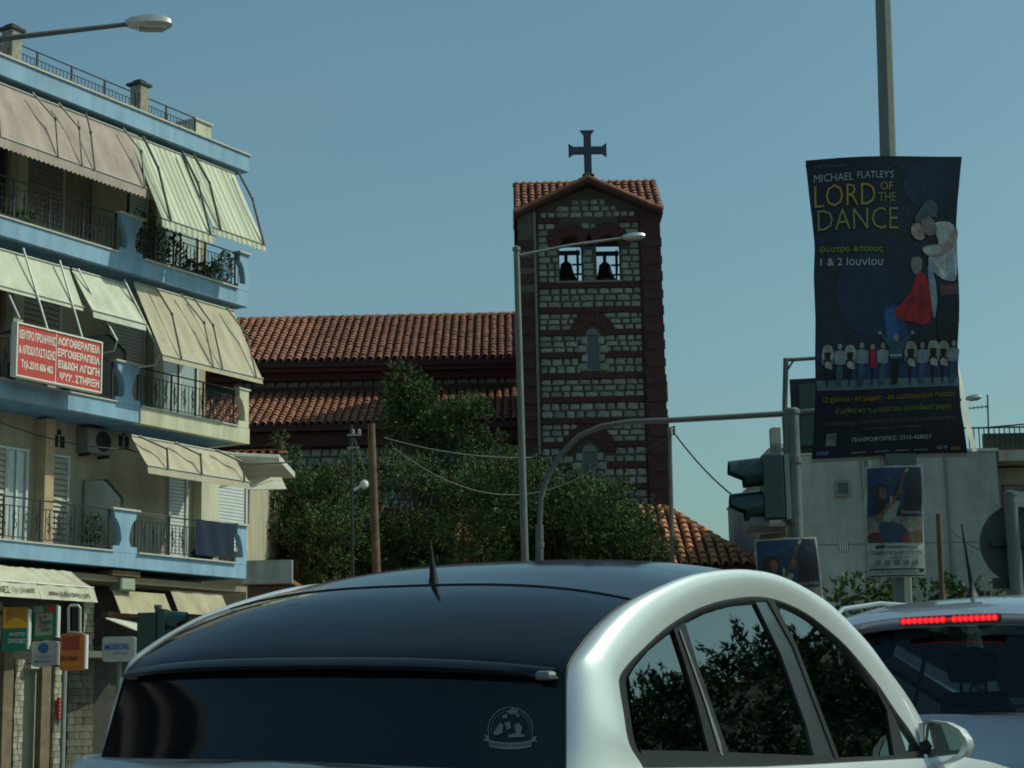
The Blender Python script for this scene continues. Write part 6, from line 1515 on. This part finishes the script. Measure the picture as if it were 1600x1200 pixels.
for sg in (-1, 1):   # rear pillars, side windows, side frames
    def sd(u, z): return CP2(u, sg*(.585-.0+(rz+.05-z)*.30), z)
    top = [(.02,rz-.03),(.4,rz+.03),(.8,rz+.06),(1.3,rz+.073),(1.8,rz+.063),(2.25,rz+.018)]
    def wof(u): return float(np.interp(u, [p[0] for p in prof], [p[2] for p in prof]))
    MB().grid([[CP2(u, sg*wof(u), z), sd(u, z-.06)] for u, z in top]).build('roof_rail_panel', M_sil2, car2, smooth=True)
    MB().grid([[CP2(.0-.26*t-.0, sg*(.52+.10*t), (rz-.10)+(zb2-rz+.10)*t), CP2(.03-.2*t, sg*(.595+.115*t), (rz-.09)+(zb2-rz+.07)*t), sd(.26-.10*t, (rz-.06)+(zb2-rz+.06)*t)] for t in [k/6 for k in range(7)]]).build('rear_pillar', M_sil2, car2, smooth=True)
    for ua, ub in ((.26,.75),(.80,1.55),(1.62,2.45)):
        P = []
        for t in range(5):
            u_t = ua+(ub-ua)*t/4; zt2 = min(float(np.interp(u_t, [p[0] for p in top], [p[1] for p in top]))-.06, rz+.068-(u_t-2.1)*.55 if u_t > 2.1 else 9)
            P.append([sd(u_t, zt2), sd(u_t, zb2-.03)])
        MB().grid(P).build('side_window', glass('rear_window_glass'), car2, smooth=True)
    for ua, ub in ((.75,.80),(1.55,1.62)): MB().grid([[sd(u_t, rz), sd(u_t, zb2-.03)] for u_t in (ua, ub)]).build('door_pillar', M_rubber, car2)
    MB().grid([[sd(2.25, rz+.0), CP2(2.26, sg*.545, rz+.05)], [sd(2.6, rz-.19), CP2(2.62, sg*.60, rz-.12)], [sd(3.0, zb2), CP2(3.05, sg*.68, zb2)]]).build('windscreen_pillar', M_sil2, car2, smooth=True)
    b = MB(); b.tube([CP2(u, sg*(wof(u)-.025), z) for u, z in ((.12,rz+.015),(.25,rz+.055),(.8,rz+.105),(1.5,rz+.12),(2.0,rz+.09),(2.1,rz+.05))], .011, 8); b.build('roof_rail', mat('rail_alloy', (.5,.52,.52), .3, metal=.8), car2, smooth=60)
def belt2(u): return float(np.interp(u, [-.4,.1,.5,2.9,3.3,4.1], [.99,.985,.965,.96,.88,.68]))
lower_body(CP2, car2, -.46, 4.0, .87, belt2, M_sil2)
for u, v in ((.45,.79),(.45,-.79),(3.15,.79),(3.15,-.79)): wheel(CP2, car2, u, v)
for v in (-.7, .7): MB(CP2).box(-.50, -.3, v-.08, v+.08, .68, .95).build('tail_light', mat('tail_lens', ()), car2, bevel=.02)
# brake light strip with its diodes
bl0 = hitY(1407, 963.5, 7.30); bl1 = hitY(1561, 962, 7.10)
d_ = (bl1-bl0); ex_ = Vector((d_.x, d_.y, 0)).normalized()
cl = CP2(-.115, .0, rz-.030); half = .285
def BL(x, y, z): return cl+N*x-H*y+Vector((0,0,z))
pw = lambda p: (pix(p)[0])
x0_ = min(np.linspace(-.7,.7,400), key=lambda x: abs(pw(BL(x,0,0))-1405)); x1_ = min(np.linspace(-.7,.7,400), key=lambda x: abs(pw(BL(x,0,0))-1563))
bk = MB(BL).box(x0_, x1_, -.02, .0, -.017, .016).build('brake_light', mat('brake_lens', (.06,.004,.004), .2, coat=.6, bump=0), car2, bevel=.006)
M_led = emis('brake_led', (1.0, .012, .02), .95); M_ledc = emis('brake_led_core', (1.0, .03, .04), 2.0)
led = meshof(MB().ext(circ(0, 0, .0125, .0135, 10), 0, .004, 'xz').ext(circ(0, 0, .005, .006, 8), .0041, .006, 'xz', 1), 'led', [M_led, M_ledc])
for k in range(17):
    x = x0_+(x1_-x0_)*(k+.75)/17.6
    if k == 8: continue
    inst('led', led, Matrix.Translation(BL(x, .0005, 0)) @ Matrix((N, -H, Vector((0,0,1)))).transposed().to_4x4(), bk)
MB(BL).box(x0_+.02, x1_-.02, .0002, .0015, -.006, .006).build('glow_strip', emis('brake_strip', (.75,.015,.015), .55), bk)
# antenna, seats, wheel
pa = None
bb = min(((pix(CP2(u, v, float(np.interp(u, [p[0] for p in prof], [p[1] for p in prof]))))[0]-1521)**2+(pix(CP2(u, v, float(np.interp(u, [p[0] for p in prof], [p[1] for p in prof]))))[1]-935)**2, u, v) for u in np.linspace(0, 1.2, 40) for v in np.linspace(-.5, .5, 60))
pa = CP2(bb[1], bb[2], float(np.interp(bb[1], [p[0] for p in prof], [p[1] for p in prof])))
antenna(car2, pa, None, .30, N*-.03, (.035,.055))
for u, v in ((.75,-.38),(.75,.0),(.75,.38)): seat(CP2, car2, u, v, .98, False)
for v in (-.38,.38): seat(CP2, car2, 1.7, v, 1.10)
MB(CP2).box(2.5, 2.9, -.66, .66, .6, 1.0).build('dashboard', M_bodyin, car2, bevel=.04)
b = MB(CP2); b.tube([(2.35+.07*math.sin(a), .38+.18*math.cos(a), 1.0+.17*math.sin(a)) for a in np.linspace(0, 2*math.pi, 25)], .014, 6); b.build('steering_wheel', M_rubber, car2)
MB(CP2).box(2.35, 2.38, -.12, .12, rz-.12, rz-.06).build('rear_view_mirror', M_rubber, car2, bevel=.01)
MB(CP2).box(-.30, .35, -.58, .58, .90, .955).build('parcel_shelf', M_bodyin, car2)
# windscreen wiper arm on the rear window and washer nozzle
p = CP2(-.33, .02, zb2+.015); MB().tube([p, p+N*.18+Vector((0,0,.01))-H*.0, p+N*.42+Vector((0,0,.03))], .008, 6).build('rear_wiper', M_rubber, car2)

print('objects', len(bpy.data.objects), 'tris', sum(len(o.data.polygons) for o in bpy.data.objects if o.type == 'MESH'))
